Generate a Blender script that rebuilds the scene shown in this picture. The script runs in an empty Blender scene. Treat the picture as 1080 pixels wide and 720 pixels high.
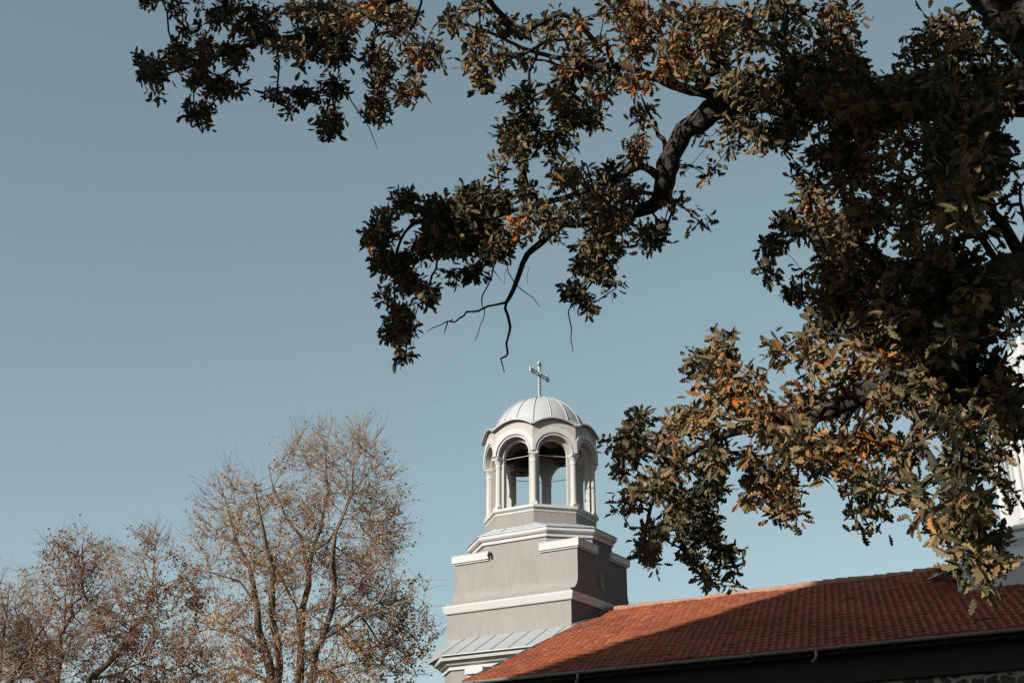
import bpy, math, random
import numpy as np
from mathutils import Vector
random.seed(7); rng = np.random.default_rng(11)
R = math.radians
SC = bpy.context.scene
COL = SC.collection

# ------------------------------------------------------------------ camera, sky, sun, exposure
PITCH = 23.27; F = 1350.0; CAMZ = 1.6
cam_d = bpy.data.cameras.new('camera'); cam = bpy.data.objects.new('camera', cam_d); COL.objects.link(cam)
cam_d.lens = 36.0 * F / 1080.0; cam_d.sensor_width = 36.0; cam_d.clip_end = 3000.0; cam_d.clip_start = 0.05
cam.location = (0, 0, CAMZ); cam.rotation_euler = (R(90 + PITCH), 0, 0)
SC.camera = cam
PSI = R(-57.84); TX, TY = 0.99, 42.77                     # church axis and tower position
UD = np.array([-math.sin(PSI), -math.cos(PSI), 0.0]); VD = np.array([math.cos(PSI), -math.sin(PSI), 0.0])
SUN_EL = R(28.0); SUN_UV = R(-104.0)
S2 = UD * math.cos(SUN_UV) + VD * math.sin(SUN_UV)
SUN = np.array([S2[0] * math.cos(SUN_EL), S2[1] * math.cos(SUN_EL), math.sin(SUN_EL)])   # towards the sun
sun_d = bpy.data.lights.new('sun', 'SUN'); sun = bpy.data.objects.new('sun', sun_d); COL.objects.link(sun)
sun_d.energy = 5.0; sun_d.angle = R(0.4); sun_d.color = (1.0, 0.95, 0.885)
sun.rotation_euler = Vector(SUN).to_track_quat('Z', 'Y').to_euler()
sun.location = (-30, -20, 40)
world = bpy.data.worlds.new('World'); SC.world = world; world.use_nodes = True
wn = world.node_tree.nodes; wl = world.node_tree.links
bg = wn['Background']; sky = wn.new('ShaderNodeTexSky'); sky.sky_type = 'NISHITA'; sky.sun_disc = False
sky.sun_elevation = SUN_EL; sky.sun_rotation = math.atan2(SUN[0], SUN[1]); sky.altitude = 300
sky.air_density = 1.0; sky.dust_density = 0.7; sky.ozone_density = 1.6
hsv = wn.new('ShaderNodeHueSaturation'); hsv.inputs['Saturation'].default_value = 0.77; hsv.inputs['Hue'].default_value = 0.462
gam = wn.new('ShaderNodeGamma'); gam.inputs['Gamma'].default_value = 0.74
wl.new(sky.outputs[0], gam.inputs['Color']); wl.new(gam.outputs[0], hsv.inputs['Color']); wl.new(hsv.outputs[0], bg.inputs['Color'])
bg.inputs['Strength'].default_value = 0.103
SC.view_settings.view_transform = 'Standard'; SC.view_settings.look = 'None'
SC.view_settings.exposure = 0.72; SC.view_settings.gamma = 1.0; SC.view_settings.use_curve_mapping = False

# ------------------------------------------------------------------ helpers
CP, SP = math.cos(R(PITCH)), math.sin(R(PITCH))
def px(x, y, d):
    """a point of the world seen at photo position x, y (1080 wide) at depth d"""
    a = (np.asarray(x, float) - 540) / F; b = -(np.asarray(y, float) - 360) / F; d = np.asarray(d, float)
    return np.stack([a * d, (CP - b * SP) * d, (SP + b * CP) * d + CAMZ], -1)
def to_px(P):
    P = np.asarray(P, float); z = P[..., 2] - CAMZ
    zf = P[..., 1] * CP + z * SP; yu = -P[..., 1] * SP + z * CP
    return 540 + F * P[..., 0] / zf, 360 - F * yu / zf, zf
def norm(v):
    return v / np.maximum(np.linalg.norm(v, axis=-1, keepdims=True), 1e-9)
def tag(o, label=None, cat=None, group=None, kind=None):
    if label: o['label'] = label
    if cat: o['category'] = cat
    if group: o['group'] = group
    if kind: o['kind'] = kind
    return o
def empty(name, loc=(0, 0, 0), rz=0.0, parent=None):
    o = bpy.data.objects.new(name, None); COL.objects.link(o)
    o.location = loc; o.rotation_euler = (0, 0, rz); o.empty_display_size = 0.3
    if parent: o.parent = parent
    return o
class MB:
    """collects shapes and links them as one mesh object"""
    def __init__(s): s.v = []; s.f = []; s.m = []; s.sm = []
    def add(s, verts, faces, mi=0, smooth=False):
        b = len(s.v); s.v.extend([tuple(map(float, p)) for p in verts])
        for f in faces: s.f.append([b + i for i in f]); s.m.append(mi); s.sm.append(smooth)
    def box(s, x0, x1, y0, y1, z0, z1, mi=0):
        s.add([(x0,y0,z0),(x1,y0,z0),(x1,y1,z0),(x0,y1,z0),(x0,y0,z1),(x1,y0,z1),(x1,y1,z1),(x0,y1,z1)],
              [(0,3,2,1),(4,5,6,7),(0,1,5,4),(1,2,6,5),(2,3,7,6),(3,0,4,7)], mi)
    def prism(s, poly, z0, z1, mi=0):
        n = len(poly)
        s.add([(p[0], p[1], z0) for p in poly] + [(p[0], p[1], z1) for p in poly],
              [tuple(range(n - 1, -1, -1)), tuple(range(n, 2 * n))] + [(i, (i + 1) % n, n + (i + 1) % n, n + i) for i in range(n)], mi)
    def rings(s, rings, mi=0, smooth=False, cap0=True, cap1=True, closed=True):
        n = len(rings[0]); v = [p for r in rings for p in r]; f = []
        for k in range(len(rings) - 1):
            for i in range(n if closed else n - 1):
                j = (i + 1) % n; f.append((k*n+i, k*n+j, (k+1)*n+j, (k+1)*n+i))
        s.add(v, f, mi, smooth)
        if cap0: s.add(rings[0], [tuple(range(n - 1, -1, -1))], mi)
        if cap1: s.add(rings[-1], [tuple(range(n))], mi)
    def lathe(s, cx, cy, prof, n=16, mi=0, smooth=True, rot=0.0):
        s.rings([[(cx + r * math.cos(rot + 2*math.pi*i/n), cy + r * math.sin(rot + 2*math.pi*i/n), z) for i in range(n)] for r, z in prof], mi, smooth)
    def tube(s, pts, rad, n=8, mi=0, smooth=True):
        pts = [np.array(p, float) for p in pts]
        if np.isscalar(rad): rad = [rad] * len(pts)
        rr = []; ref = None
        for i, p in enumerate(pts):
            t = norm(pts[min(i+1, len(pts)-1)] - pts[max(i-1, 0)])
            if ref is None: ref = np.array([0, 0, 1.0]) if abs(t[2]) < .9 else np.array([1.0, 0, 0])
            a = ref - t * (ref @ t); a = norm(a); b = np.cross(t, a); ref = a
            rr.append([p + rad[i] * (math.cos(2*math.pi*k/n) * a + math.sin(2*math.pi*k/n) * b) for k in range(n)])
        s.rings(rr, mi, smooth)
    def build(s, name, mats, parent=None):
        me = bpy.data.meshes.new(name); me.from_pydata(s.v, [], s.f)
        for m in (mats if isinstance(mats, (list, tuple)) else [mats]): me.materials.append(m)
        me.polygons.foreach_set('material_index', s.m); me.polygons.foreach_set('use_smooth', s.sm); me.update()
        o = bpy.data.objects.new(name, me); COL.objects.link(o)
        if parent: o.parent = parent
        return o

def mat(name, col, rough=0.7, noise=None, bump=None, metal=0.0, spec=0.4, attr=None):
    """noise: list of (scale, amount, dark colour); bump: (scale, strength, distance)"""
    m = bpy.data.materials.new(name); m.use_nodes = True; nt = m.node_tree; N = nt.nodes; L = nt.links
    p = N['Principled BSDF']; p.inputs['Roughness'].default_value = rough; p.inputs['Metallic'].default_value = metal
    p.inputs['Specular IOR Level'].default_value = spec
    tc = N.new('ShaderNodeTexCoord')
    rgb = N.new('ShaderNodeRGB'); rgb.outputs[0].default_value = (*col, 1); cur = rgb.outputs[0]
    if attr:
        at = N.new('ShaderNodeAttribute'); at.attribute_name = attr[0]
        cr = N.new('ShaderNodeValToRGB'); cr.color_ramp.elements.remove(cr.color_ramp.elements[1])
        for i, (pos, c) in enumerate(attr[1]):
            e = cr.color_ramp.elements[0] if i == 0 else cr.color_ramp.elements.new(pos)
            e.position = pos; e.color = (*c, 1)
        L.new(at.outputs['Fac'], cr.inputs[0]); cur = cr.outputs[0]
    for (sc_, amt, c2, stretch) in (noise or []):
        mp = N.new('ShaderNodeMapping'); mp.inputs['Scale'].default_value = stretch
        nz = N.new('ShaderNodeTexNoise'); nz.inputs['Scale'].default_value = sc_; nz.inputs['Detail'].default_value = 6; nz.inputs['Roughness'].default_value = .65
        L.new(tc.outputs['Object'], mp.inputs[0]); L.new(mp.outputs[0], nz.inputs['Vector'])
        rp = N.new('ShaderNodeMapRange'); rp.inputs['From Min'].default_value = .38; rp.inputs['From Max'].default_value = .72; rp.inputs['To Max'].default_value = amt
        L.new(nz.outputs[0], rp.inputs['Value'])
        mx = N.new('ShaderNodeMix'); mx.data_type = 'RGBA'; L.new(rp.outputs[0], mx.inputs['Factor'])
        L.new(cur, mx.inputs['A']); mx.inputs['B'].default_value = (*c2, 1); cur = mx.outputs['Result']
    L.new(cur, p.inputs['Base Color'])
    if bump:
        nb = N.new('ShaderNodeTexNoise'); nb.inputs['Scale'].default_value = bump[0]; nb.inputs['Detail'].default_value = 5
        L.new(tc.outputs['Object'], nb.inputs['Vector'])
        bp = N.new('ShaderNodeBump'); bp.inputs['Strength'].default_value = bump[1]; bp.inputs['Distance'].default_value = bump[2]
        L.new(nb.outputs[0], bp.inputs['Height']); L.new(bp.outputs[0], p.inputs['Normal'])
    return m
ONE = (1, 1, 1)
M = {}
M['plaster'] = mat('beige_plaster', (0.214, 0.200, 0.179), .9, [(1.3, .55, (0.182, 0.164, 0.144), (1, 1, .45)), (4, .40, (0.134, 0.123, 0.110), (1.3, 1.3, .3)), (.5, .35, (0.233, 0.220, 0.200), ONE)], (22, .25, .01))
M['darkplaster'] = mat('dark_render', (.105, .088, .078), .95, [(1.6, .6, (.07, .06, .052), (1, 1, .4)), (7, .4, (.13, .112, .10), ONE)], (18, .35, .012))
M['white'] = mat('white_paint', (0.387, 0.384, 0.368), .75, [(3, .35, (0.321, 0.310, 0.291), (1, 1, .4)), (14, .25, (0.291, 0.277, 0.253), ONE)], (30, .15, .006))
M['cream'] = mat('cream_wall_paint', (0.326, 0.314, 0.289), .85, [(2.2, .4, (0.272, 0.252, 0.223), (1, 1, .5)), (11, .25, (0.237, 0.212, 0.178), ONE)], (24, .2, .008))
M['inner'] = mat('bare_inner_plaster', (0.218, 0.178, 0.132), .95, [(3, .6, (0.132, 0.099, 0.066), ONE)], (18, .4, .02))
M['zinc'] = mat('pale_zinc_sheet', (0.311, 0.325, 0.325), .42, [(2.5, .5, (0.256, 0.268, 0.274), (1, 1, .5)), (16, .25, (0.361, 0.368, 0.361), ONE)], (5, .12, .02), metal=.25, spec=.5)
M['oldzinc'] = mat('weathered_gutter_zinc', (0.191, 0.200, 0.200), .42, [(2.5, .5, (0.158, 0.165, 0.169), (1, 1, .5)), (16, .25, (0.222, 0.226, 0.222), ONE)], (5, .12, .02), metal=.25, spec=.5)
M['domezinc'] = mat('whitened_zinc_dome', (0.308, 0.312, 0.308), .55, [(1.5, .5, (0.254, 0.262, 0.262), (1, 1, .5)), (9, .3, (0.339, 0.339, 0.331), ONE)], (5, .10, .02), spec=.45)
M['flash'] = mat('dark_lead_flashing', (.05, .05, .052), .6, [(5, .5, (.09, .085, .08), ONE)])
M['tile'] = mat('red_clay_tile', (0.224, 0.062, 0.023), .8, [(.6, .45, (0.165, 0.044, 0.017), ONE), (30, .35, (0.144, 0.039, 0.017), ONE)], (60, .3, .004),
                attr=('tint', [(0, (0.139, 0.034, 0.015)), (.35, (0.205, 0.050, 0.018)), (.7, (0.251, 0.066, 0.024)), (1, (0.304, 0.095, 0.040))]))
M['ridge'] = mat('mortared_ridge_tile', (0.227, 0.098, 0.057), .85, [(6, .7, (0.284, 0.207, 0.155), ONE)])
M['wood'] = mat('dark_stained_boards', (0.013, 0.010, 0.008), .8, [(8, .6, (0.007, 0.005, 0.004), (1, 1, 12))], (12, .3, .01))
M['iron'] = mat('dark_iron', (.035, .035, .037), .5, [(9, .5, (.06, .045, .035), ONE)], metal=.4)
M['bronze'] = mat('dark_bronze', (.06, .045, .03), .45, [(7, .5, (.04, .05, .04), ONE)], metal=.7)
M['glass'] = mat('window_glass', (.10, .14, .13), .08, [(3, .5, (.16, .2, .18), ONE)], spec=.6)
M['bark'] = mat('oak_bark', (0.025, 0.019, 0.014), .95, [(9, .8, (0.011, 0.010, 0.007), (1, 1, .35)), (4, .5, (0.042, 0.039, 0.033), ONE)], (16, 1.0, .04))
M['limebark'] = mat('grey_brown_bark', (0.103, 0.075, 0.055), .95, [(5, .5, (0.073, 0.055, 0.040), (1, 1, .3))], (10, .8, .04), attr=('tint', [(0, (0.121, 0.087, 0.060)), (.6, (0.157, 0.109, 0.073)), (.9, (0.290, 0.188, 0.121)), (1, (0.411, 0.254, 0.169))]))
M['grass'] = mat('autumn_grass', (0.033, 0.036, 0.017), 1.0, [(.4, .6, (0.054, 0.045, 0.021), ONE), (9, .6, (0.018, 0.021, 0.010), ONE)], (12, .6, .05))
M['path'] = mat('gravel_path', (0.128, 0.116, 0.099), .95, [(2, .5, (0.099, 0.087, 0.075), ONE), (40, .5, (0.162, 0.151, 0.133), ONE)], (50, .5, .02))
M['concrete'] = mat('grey_render', (0.155, 0.151, 0.141), .9, [(.7, .5, (0.120, 0.116, 0.111), (1, 1, .4))], (8, .2, .01))

def stone_mat():
    m = bpy.data.materials.new('rubble_stone_wall'); m.use_nodes = True; nt = m.node_tree; N = nt.nodes; L = nt.links
    p = N['Principled BSDF']; p.inputs['Roughness'].default_value = .95
    tc = N.new('ShaderNodeTexCoord'); mp = N.new('ShaderNodeMapping'); mp.inputs['Scale'].default_value = (2.6, 2.6, 4.6)
    nz = N.new('ShaderNodeTexNoise'); nz.inputs['Scale'].default_value = 2.2
    L.new(tc.outputs['Object'], mp.inputs[0]); L.new(mp.outputs[0], nz.inputs['Vector'])
    ad = N.new('ShaderNodeMix'); ad.data_type = 'RGBA'; ad.blend_type = 'LINEAR_LIGHT'; ad.inputs['Factor'].default_value = .16
    L.new(mp.outputs[0], ad.inputs['A']); L.new(nz.outputs['Color'], ad.inputs['B'])
    vo = N.new('ShaderNodeTexVoronoi'); vo.feature = 'DISTANCE_TO_EDGE'; vo.inputs['Scale'].default_value = 1
    v2 = N.new('ShaderNodeTexVoronoi'); v2.inputs['Scale'].default_value = 1
    L.new(ad.outputs['Result'], vo.inputs['Vector']); L.new(ad.outputs['Result'], v2.inputs['Vector'])
    cr = N.new('ShaderNodeValToRGB'); cr.color_ramp.elements[0].color = (.03, .021, .016, 1); cr.color_ramp.elements[1].color = (.07, .052, .04, 1)
    sp = N.new('ShaderNodeSeparateColor'); L.new(v2.outputs['Color'], sp.inputs[0]); L.new(sp.outputs[0], cr.inputs[0])
    n3 = N.new('ShaderNodeTexNoise'); n3.inputs['Scale'].default_value = 1.1; n3.inputs['Detail'].default_value = 5; L.new(tc.outputs['Object'], n3.inputs['Vector'])
    th = N.new('ShaderNodeMapRange'); th.inputs['From Min'].default_value = .42; th.inputs['From Max'].default_value = .62; th.inputs['To Min'].default_value = .02; th.inputs['To Max'].default_value = .22
    L.new(n3.outputs[0], th.inputs['Value'])
    lt = N.new('ShaderNodeMath'); lt.operation = 'LESS_THAN'; L.new(vo.outputs['Distance'], lt.inputs[0]); L.new(th.outputs[0], lt.inputs[1])
    mx = N.new('ShaderNodeMix'); mx.data_type = 'RGBA'; L.new(lt.outputs[0], mx.inputs['Factor']); L.new(cr.outputs[0], mx.inputs['A']); mx.inputs['B'].default_value = (.24, .21, .18, 1)
    L.new(mx.outputs['Result'], p.inputs['Base Color'])
    bp = N.new('ShaderNodeBump'); bp.inputs['Distance'].default_value = .05; L.new(vo.outputs['Distance'], bp.inputs['Height']); L.new(bp.outputs[0], p.inputs['Normal'])
    return m
M['stone'] = stone_mat()

def leaf_mat(name, stops, transl=.3, rough=.5):
    m = bpy.data.materials.new(name); m.use_nodes = True; nt = m.node_tree; N = nt.nodes; L = nt.links
    p = N['Principled BSDF']; p.inputs['Roughness'].default_value = rough; p.inputs['Specular IOR Level'].default_value = .15
    at = N.new('ShaderNodeAttribute'); at.attribute_name = 'tint'
    cr = N.new('ShaderNodeValToRGB'); cr.color_ramp.elements.remove(cr.color_ramp.elements[1])
    for i, (pos, c) in enumerate(stops):
        e = cr.color_ramp.elements[0] if i == 0 else cr.color_ramp.elements.new(pos)
        e.position = pos; e.color = (*c, 1)
    L.new(at.outputs['Fac'], cr.inputs[0])
    tc = N.new('ShaderNodeTexCoord'); nz = N.new('ShaderNodeTexNoise'); nz.inputs['Scale'].default_value = 28; L.new(tc.outputs['Object'], nz.inputs['Vector'])
    rp = N.new('ShaderNodeMapRange'); rp.inputs['To Min'].default_value = .6; rp.inputs['To Max'].default_value = 1.35; L.new(nz.outputs[0], rp.inputs['Value'])
    mu = N.new('ShaderNodeVectorMath'); mu.operation = 'SCALE'; L.new(cr.outputs[0], mu.inputs[0]); L.new(rp.outputs[0], mu.inputs['Scale'])
    L.new(mu.outputs[0], p.inputs['Base Color'])
    tr = N.new('ShaderNodeBsdfTranslucent'); L.new(mu.outputs[0], tr.inputs['Color'])
    ms = N.new('ShaderNodeMixShader'); ms.inputs[0].default_value = transl
    L.new(p.outputs[0], ms.inputs[1]); L.new(tr.outputs[0], ms.inputs[2]); L.new(ms.outputs[0], N['Material Output'].inputs['Surface'])
    return m
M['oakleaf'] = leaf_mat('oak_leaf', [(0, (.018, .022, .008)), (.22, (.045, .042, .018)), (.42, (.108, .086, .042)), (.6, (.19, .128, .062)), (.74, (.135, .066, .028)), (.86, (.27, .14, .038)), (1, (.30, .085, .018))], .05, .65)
M['limeleaf'] = leaf_mat('lime_leaf', [(0, (.15, .075, .035)), (.4, (.28, .15, .065)), (.75, (.42, .24, .10)), (1, (.50, .32, .11))], .3, .7)
M['brownleaf'] = leaf_mat('brown_leaf', [(0, (.09, .045, .03)), (.5, (.17, .085, .05)), (1, (.27, .14, .075))], .25, .7)

# ------------------------------------------------------------------ ground
g = MB(); g.add([(-600, -600, 0), (600, -600, 0), (600, 600, 0), (-600, 600, 0)], [(0, 1, 2, 3)])
tag(g.build('ground', M['grass']), kind='structure')
g = MB(); g.add([(-40, -2.0, .004), (60, -2.0, .004), (60, 1.4, .004), (-40, 1.4, .004)], [(0, 1, 2, 3)])
tag(g.build('path', M['path']), kind='structure')

# ------------------------------------------------------------------ church (local x = along the nave to the right, y = away from the camera)
church = empty('church', (TX, TY, 0), -(math.pi / 2 + PSI))
tag(church, 'beige and white church with red tiled nave roof and arcaded bell tower', 'church')
Z = CAMZ
EV, EZ, RZ = -8.20, 5.12 + Z, 8.37 + Z               # eave offset and heights of nave roof
U_L, U_R = 2.50, 30.0                                # west verge, east end
# helpers: where the photo's line of sight meets a plane of the church
CAMUV = np.array([-(TX * UD[0] + TY * UD[1]), -(TX * VD[0] + TY * VD[1]), CAMZ])
def sight(x, y, nrm, c):
    d = px(x, y, 1.0) - np.array([0, 0, CAMZ]); r = np.array([d @ UD, d @ VD, d[2]]); n_ = np.array(nrm, float)
    return CAMUV + r * ((c - n_ @ CAMUV) / (n_ @ r))
RM = (RZ - EZ) / -EV                                  # roof slope
roofz = lambda v: RZ - RM * abs(v)
onroof = lambda x, y: sight(x, y, (0, -RM, 1), RZ)
# walls of the nave
w = MB(); w.box(2.78, U_R - .4, -7.72, 7.72, 0, EZ - .82)
w.rings([[(u, -7.72, EZ - .82), (u, 7.72, EZ - .82), (u, 7.72, roofz(7.72) - .2), (u, 0, RZ - .2), (u, -7.72, roofz(7.72) - .2)] for u in (2.78, 3.1)])
w.build('nave_wall', M['stone'], church)
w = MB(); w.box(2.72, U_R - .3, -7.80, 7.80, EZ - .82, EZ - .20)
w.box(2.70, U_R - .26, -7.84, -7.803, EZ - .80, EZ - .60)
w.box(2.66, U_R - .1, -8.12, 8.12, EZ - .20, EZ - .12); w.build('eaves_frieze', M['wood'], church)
# roof: solid body below, clay tiles as real plates on the slope
rb = MB()
rb.rings([[(u, EV, EZ - .11), (u, EV, EZ - .06), (u, 0, RZ - .06), (u, -EV, EZ - .06), (u, -EV, EZ - .11), (u, 0, RZ - .16)] for u in (U_L + .03, U_R)])
tint = [.3] * len(rb.f)
slope = math.hypot(EV, RZ - EZ); rows = 26; tw = .20
cs, sn = -EV / slope, (RZ - EZ) / slope
for side in (-1, 1):
    for r in range(rows):
        s0 = slope * r / rows; s1 = s0 + slope / rows * 1.2
        off = (r % 2) * tw * .5
        if side > 0 and r < rows - 3: continue
        for c in range(int((U_R - U_L) / tw)):
            u0 = U_L + c * tw + off
            v = []; jit = rng.normal(0, .004); dz = rng.normal(0, .006) + .014 * math.sin(u0 * .9 + r * .35) + .010 * math.sin(u0 * 2.3 - r * .6)
            for (ss, lift) in ((s0, .058), (min(s1, slope), .006), (s0, .008)):
                for q in range(5):
                    uu = u0 + tw * .90 * q / 4; h = lift + (.045 * (1 - ((q - 2) / 2) ** 2) - .012 if lift != .008 else 0) + dz
                    v.append((uu + jit, side * (-EV - ss * cs + h * sn), EZ + ss * sn + h * cs - .04))
            f = [(q, q + 1, 6 + q, 5 + q) for q in range(4)] + [(10 + q, 11 + q, 1 + q, q) for q in range(4)]
            if side > 0: f = [t[::-1] for t in f]
            rb.add(v, f, 0); tint += [float(np.clip(rng.normal(.48, .25) + .12 * math.sin(u0 * .7 + r * .5) - (.35 if rng.random() < .06 else 0), 0, 1))] * 8
ro = rb.build('nave_roof', M['tile'], church)
at = ro.data.attributes.new('tint', 'FLOAT', 'FACE'); at.data.foreach_set('value', np.array(tint, np.float32))
rt = MB()
for k in range(int((U_R - U_L) / .38)):
    u0 = U_L + k * .38
    zq = .018 * math.sin(u0 * .9) + .012 * math.sin(u0 * 2.1) + rng.normal(0, .006); rt.tube([(u0, 0, RZ + zq), (u0 + .41, 0, RZ - .015 + zq)], [.12, .10], 10)
rt.build('ridge_cap', M['ridge'], ro)
hp = MB()
for sg in (-1, 1): hp.tube([(U_L, sg * (-EV + .02), EZ - .03), (U_L, 0, RZ - .01)], .055, 8)
hp.build('verge_flashing', M['flash'], ro)
gt = MB()
prof = [(math.cos(a), math.sin(a)) for a in np.linspace(math.pi, 2 * math.pi, 9)]
prof2 = [(x * .072, y * .072) for x, y in prof] + [(x * .064, y * .064) for x, y in prof[::-1]]
for sg in (-1, 1):
    gt.rings([[(u, sg * (-EV + .062 + a), EZ - .045 + b) for a, b in prof2] for u in (U_L - .03, 12, U_R)], 0)
for u in np.arange(U_L + .4, U_R, 1.1): gt.tube([(u, EV + .02, EZ - .05), (u, EV - .0, EZ - .14), (u, EV - .09, EZ - .15), (u, EV - .175, EZ - .04)], .010, 5)
gt.build('gutter', M['oldzinc'], church)
for (x, y) in ((611, 712), (862, 688)):
    u = sight(x, y, (0, 1, 0), EV)[0]
    q = MB(); q.tube([(u, EV - .075, EZ - .10), (u, EV - .075, EZ - .22), (u - .05, EV - .04, EZ - .28), (u - .16, EV + .10, EZ - .31)], [.036, .036, .035, .034], 10)
    q.build('gutter_outlet', M['oldzinc'], church)

def ocp(A, B, Av, Bv): return [(B, -Av), (A, -Bv), (A, Bv), (B, Av), (-B, Av), (-A, Bv), (-A, -Bv), (-B, -Av)]
def rect(a, b): return [(a, -b), (a, b), (-a, b), (-a, -b)]
# bell tower: narthex storey, lower block, flared upper block, octagonal top
t = MB()
def chf(a, b, c): return [(2.76, -b), (2.76, b), (-a + c, b), (-a, b - c), (-a, -b + c), (-a + c, -b)]
t.prism(chf(2.35, 3.0, .80), 0, 6.55 + Z)                                # narthex storey
t.prism(rect(2.34, 2.13), 6.3 + Z, 8.37 + Z)                             # lower block
t.rings([[(sx * x, sy * y, z) for sx, sy in ((1, -1), (1, 1), (-1, 1), (-1, -1))] for x, y, z in
         [(2.36, 2.17, 8.64 + Z), (2.36, 2.17, 8.74 + Z)] ] , 0)
fl = [(2.355, 1.70 + .42 * (1 - math.sin(a)) ** 1.0 * (1 if True else 0), 8.745 + Z + .46 * (1 - math.cos(a))) for a in np.linspace(0, math.pi / 2, 9)]
t.rings([[(sx * x, sy * y, z) for sx, sy in ((1, -1), (1, 1), (-1, 1), (-1, -1))] for x, y, z in fl] , 0)
t.prism(rect(2.355, 1.70), 9.2 + Z, 10.12 + Z)
t.prism(ocp(2.352, 1.20, 1.697, .68), 10.12 + Z, 10.66 + Z)
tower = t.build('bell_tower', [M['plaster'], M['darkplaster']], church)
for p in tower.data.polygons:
    if p.normal.x > .9 and p.center.z > 6.3 + Z: p.material_index = 1  # east-facing upper walls take the darker render
def cornice(mb, polyf, prof, mi=0):
    mb.rings([[(x, y, z) for x, y in polyf(e)] for e, z in prof], mi)
c = MB(); cornice(c, lambda e: rect(2.34 + e, 2.13 + e), [(.0, 8.37 + Z), (.06, 8.375 + Z), (.075, 8.40 + Z), (.125, 8.58 + Z), (.125, 8.63 + Z), (.04, 8.655 + Z), (.0, 8.66 + Z)])
c.build('cornice', M['white'], tower)
c = MB(); cornice(c, lambda e: ocp(2.352 + e, 1.20 + e * .75, 1.70 + e, .68 + e * .6), [(.0, 10.62 + Z), (.05, 10.62 + Z), (.06, 10.73 + Z), (.10, 10.74 + Z), (.145, 10.80 + Z), (.145, 10.905 + Z), (.0, 10.91 + Z)])
c.build('octagon_cornice', M['white'], tower)
for su in (1, -1):
    for sv in (1, -1):
        q = MB()
        # L-shaped corner coping with a moulded profile
        for e, z0, z1 in ((.05, 10.10, 10.15), (.092, 10.15, 10.38)):
            poly = [(.98, 1.70 + e), (2.355 + e, 1.70 + e), (2.355 + e, .46), (2.2, .46), (1.0, 1.6)]
            poly = [(su * x, sv * y) for x, y in poly]
            if su * sv > 0: poly = poly[::-1]
            q.prism(poly, z0 + Z, z1 + Z)
        q.build('corner_coping', M['white'], tower)
        q = MB(); poly = [(su * x, sv * y) for x, y in [(.96, 1.80), (2.46, 1.80), (2.46, .44), (2.2, .44), (1.0, 1.6)]]
        if su * sv > 0: poly = poly[::-1]
        q.prism(poly, 10.382 + Z, 10.402 + Z); q.build('coping_sheet', M['zinc'], tower)
# sloping sheet roof between the octagonal cornice and the lantern
o8 = lambda r, z, rot=1.3: [(r * math.cos(R(-67.5 + rot + 45 * k)), r * math.sin(R(-67.5 + rot + 45 * k)), z) for k in range(8)]
q = MB()
oc = [(x, y, 10.935 + Z) for x, y in ocp(2.52, 1.33, 1.87, .79)]
q.rings([[(x, y, 10.912 + Z) for x, y in ocp(2.52, 1.33, 1.87, .79)], oc, o8(1.86, 11.16 + Z)], 0)
ins = o8(1.86, 11.16 + Z)
for k in range(8):                                                        # standing seams
    a, b = np.array(oc[k]), np.array(oc[(k + 1) % 8]); c0, d0 = np.array(ins[k]), np.array(ins[(k + 1) % 8])
    for tt in (0, .33, .66):
        q.tube([a + (b - a) * tt + (0, 0, .01), c0 + (d0 - c0) * tt + (0, 0, .01)], .014, 4, smooth=False)
q.build('skirt_roof', M['zinc'], tower)
# pent roof over the narthex
q = MB()
e0, e1 = 6.82 + Z, 7.56 + Z
EO = [(2.74, -3.45), (-1.62, -3.45), (-2.85, -2.45), (-2.85, 2.45), (-1.62, 3.45), (2.74, 3.45)]
IN = [(2.74, -2.10), (-1.62, -2.10), (-2.32, -2.10), (-2.32, 2.1), (-1.62, 2.1), (2.74, 2.1)]
lo = [(x, y, e0) for x, y in EO]; hi = [(x, y, e1) for x, y in IN]
lo2 = [(x, y, e0 - .035) for x, y in EO]
q.rings([lo2, lo, hi], 0, closed=False, cap0=False, cap1=False)
for i in range(5):
    a, b, c0, d0 = [np.array(p) for p in (lo[i], lo[i + 1], hi[i], hi[i + 1])]
    for tt in (np.arange(0, 1, .145) if i in (0, 4) else (0, .5)):
        q.tube([a + (b - a) * tt + (0, 0, .012), c0 + (d0 - c0) * tt + (0, 0, .012)], .013, 4, smooth=False)
q.build('pent_roof', M['zinc'], tower)
c = MB()
def chf2(e): return [(2.75, -3.0 - e), (2.75, 3.0 + e), (-1.55 - .41 * e, 3.0 + e), (-2.35 - e, 2.2 + .41 * e), (-2.35 - e, -2.2 - .41 * e), (-1.55 - .41 * e, -3.0 - e)]
cornice(c, chf2, [(0, 6.40 + Z), (.06, 6.40 + Z), (.07, 6.50 + Z), (.16, 6.54 + Z), (.22, 6.62 + Z), (.23, 6.65 + Z), (.34, 6.66 + Z), (.38, 6.78 + Z), (0, 6.785 + Z)])
c.build('eaves_cornice', M['white'], tower)
c = MB()
for (x0, x1, d, z0, z1) in ((-.72, -.34, .10, 0, 5.95), (-.76, -.30, .13, 5.95, 6.02), (-.79, -.27, .17, 6.02, 6.2), (-.86, -.20, .25, 6.2, 6.398)):
    c.box(x0, x1, -3.0 - d, -3.003, z0 + (Z if z0 else 0), z1 + Z)
c.build('pilaster', M['white'], tower)
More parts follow.
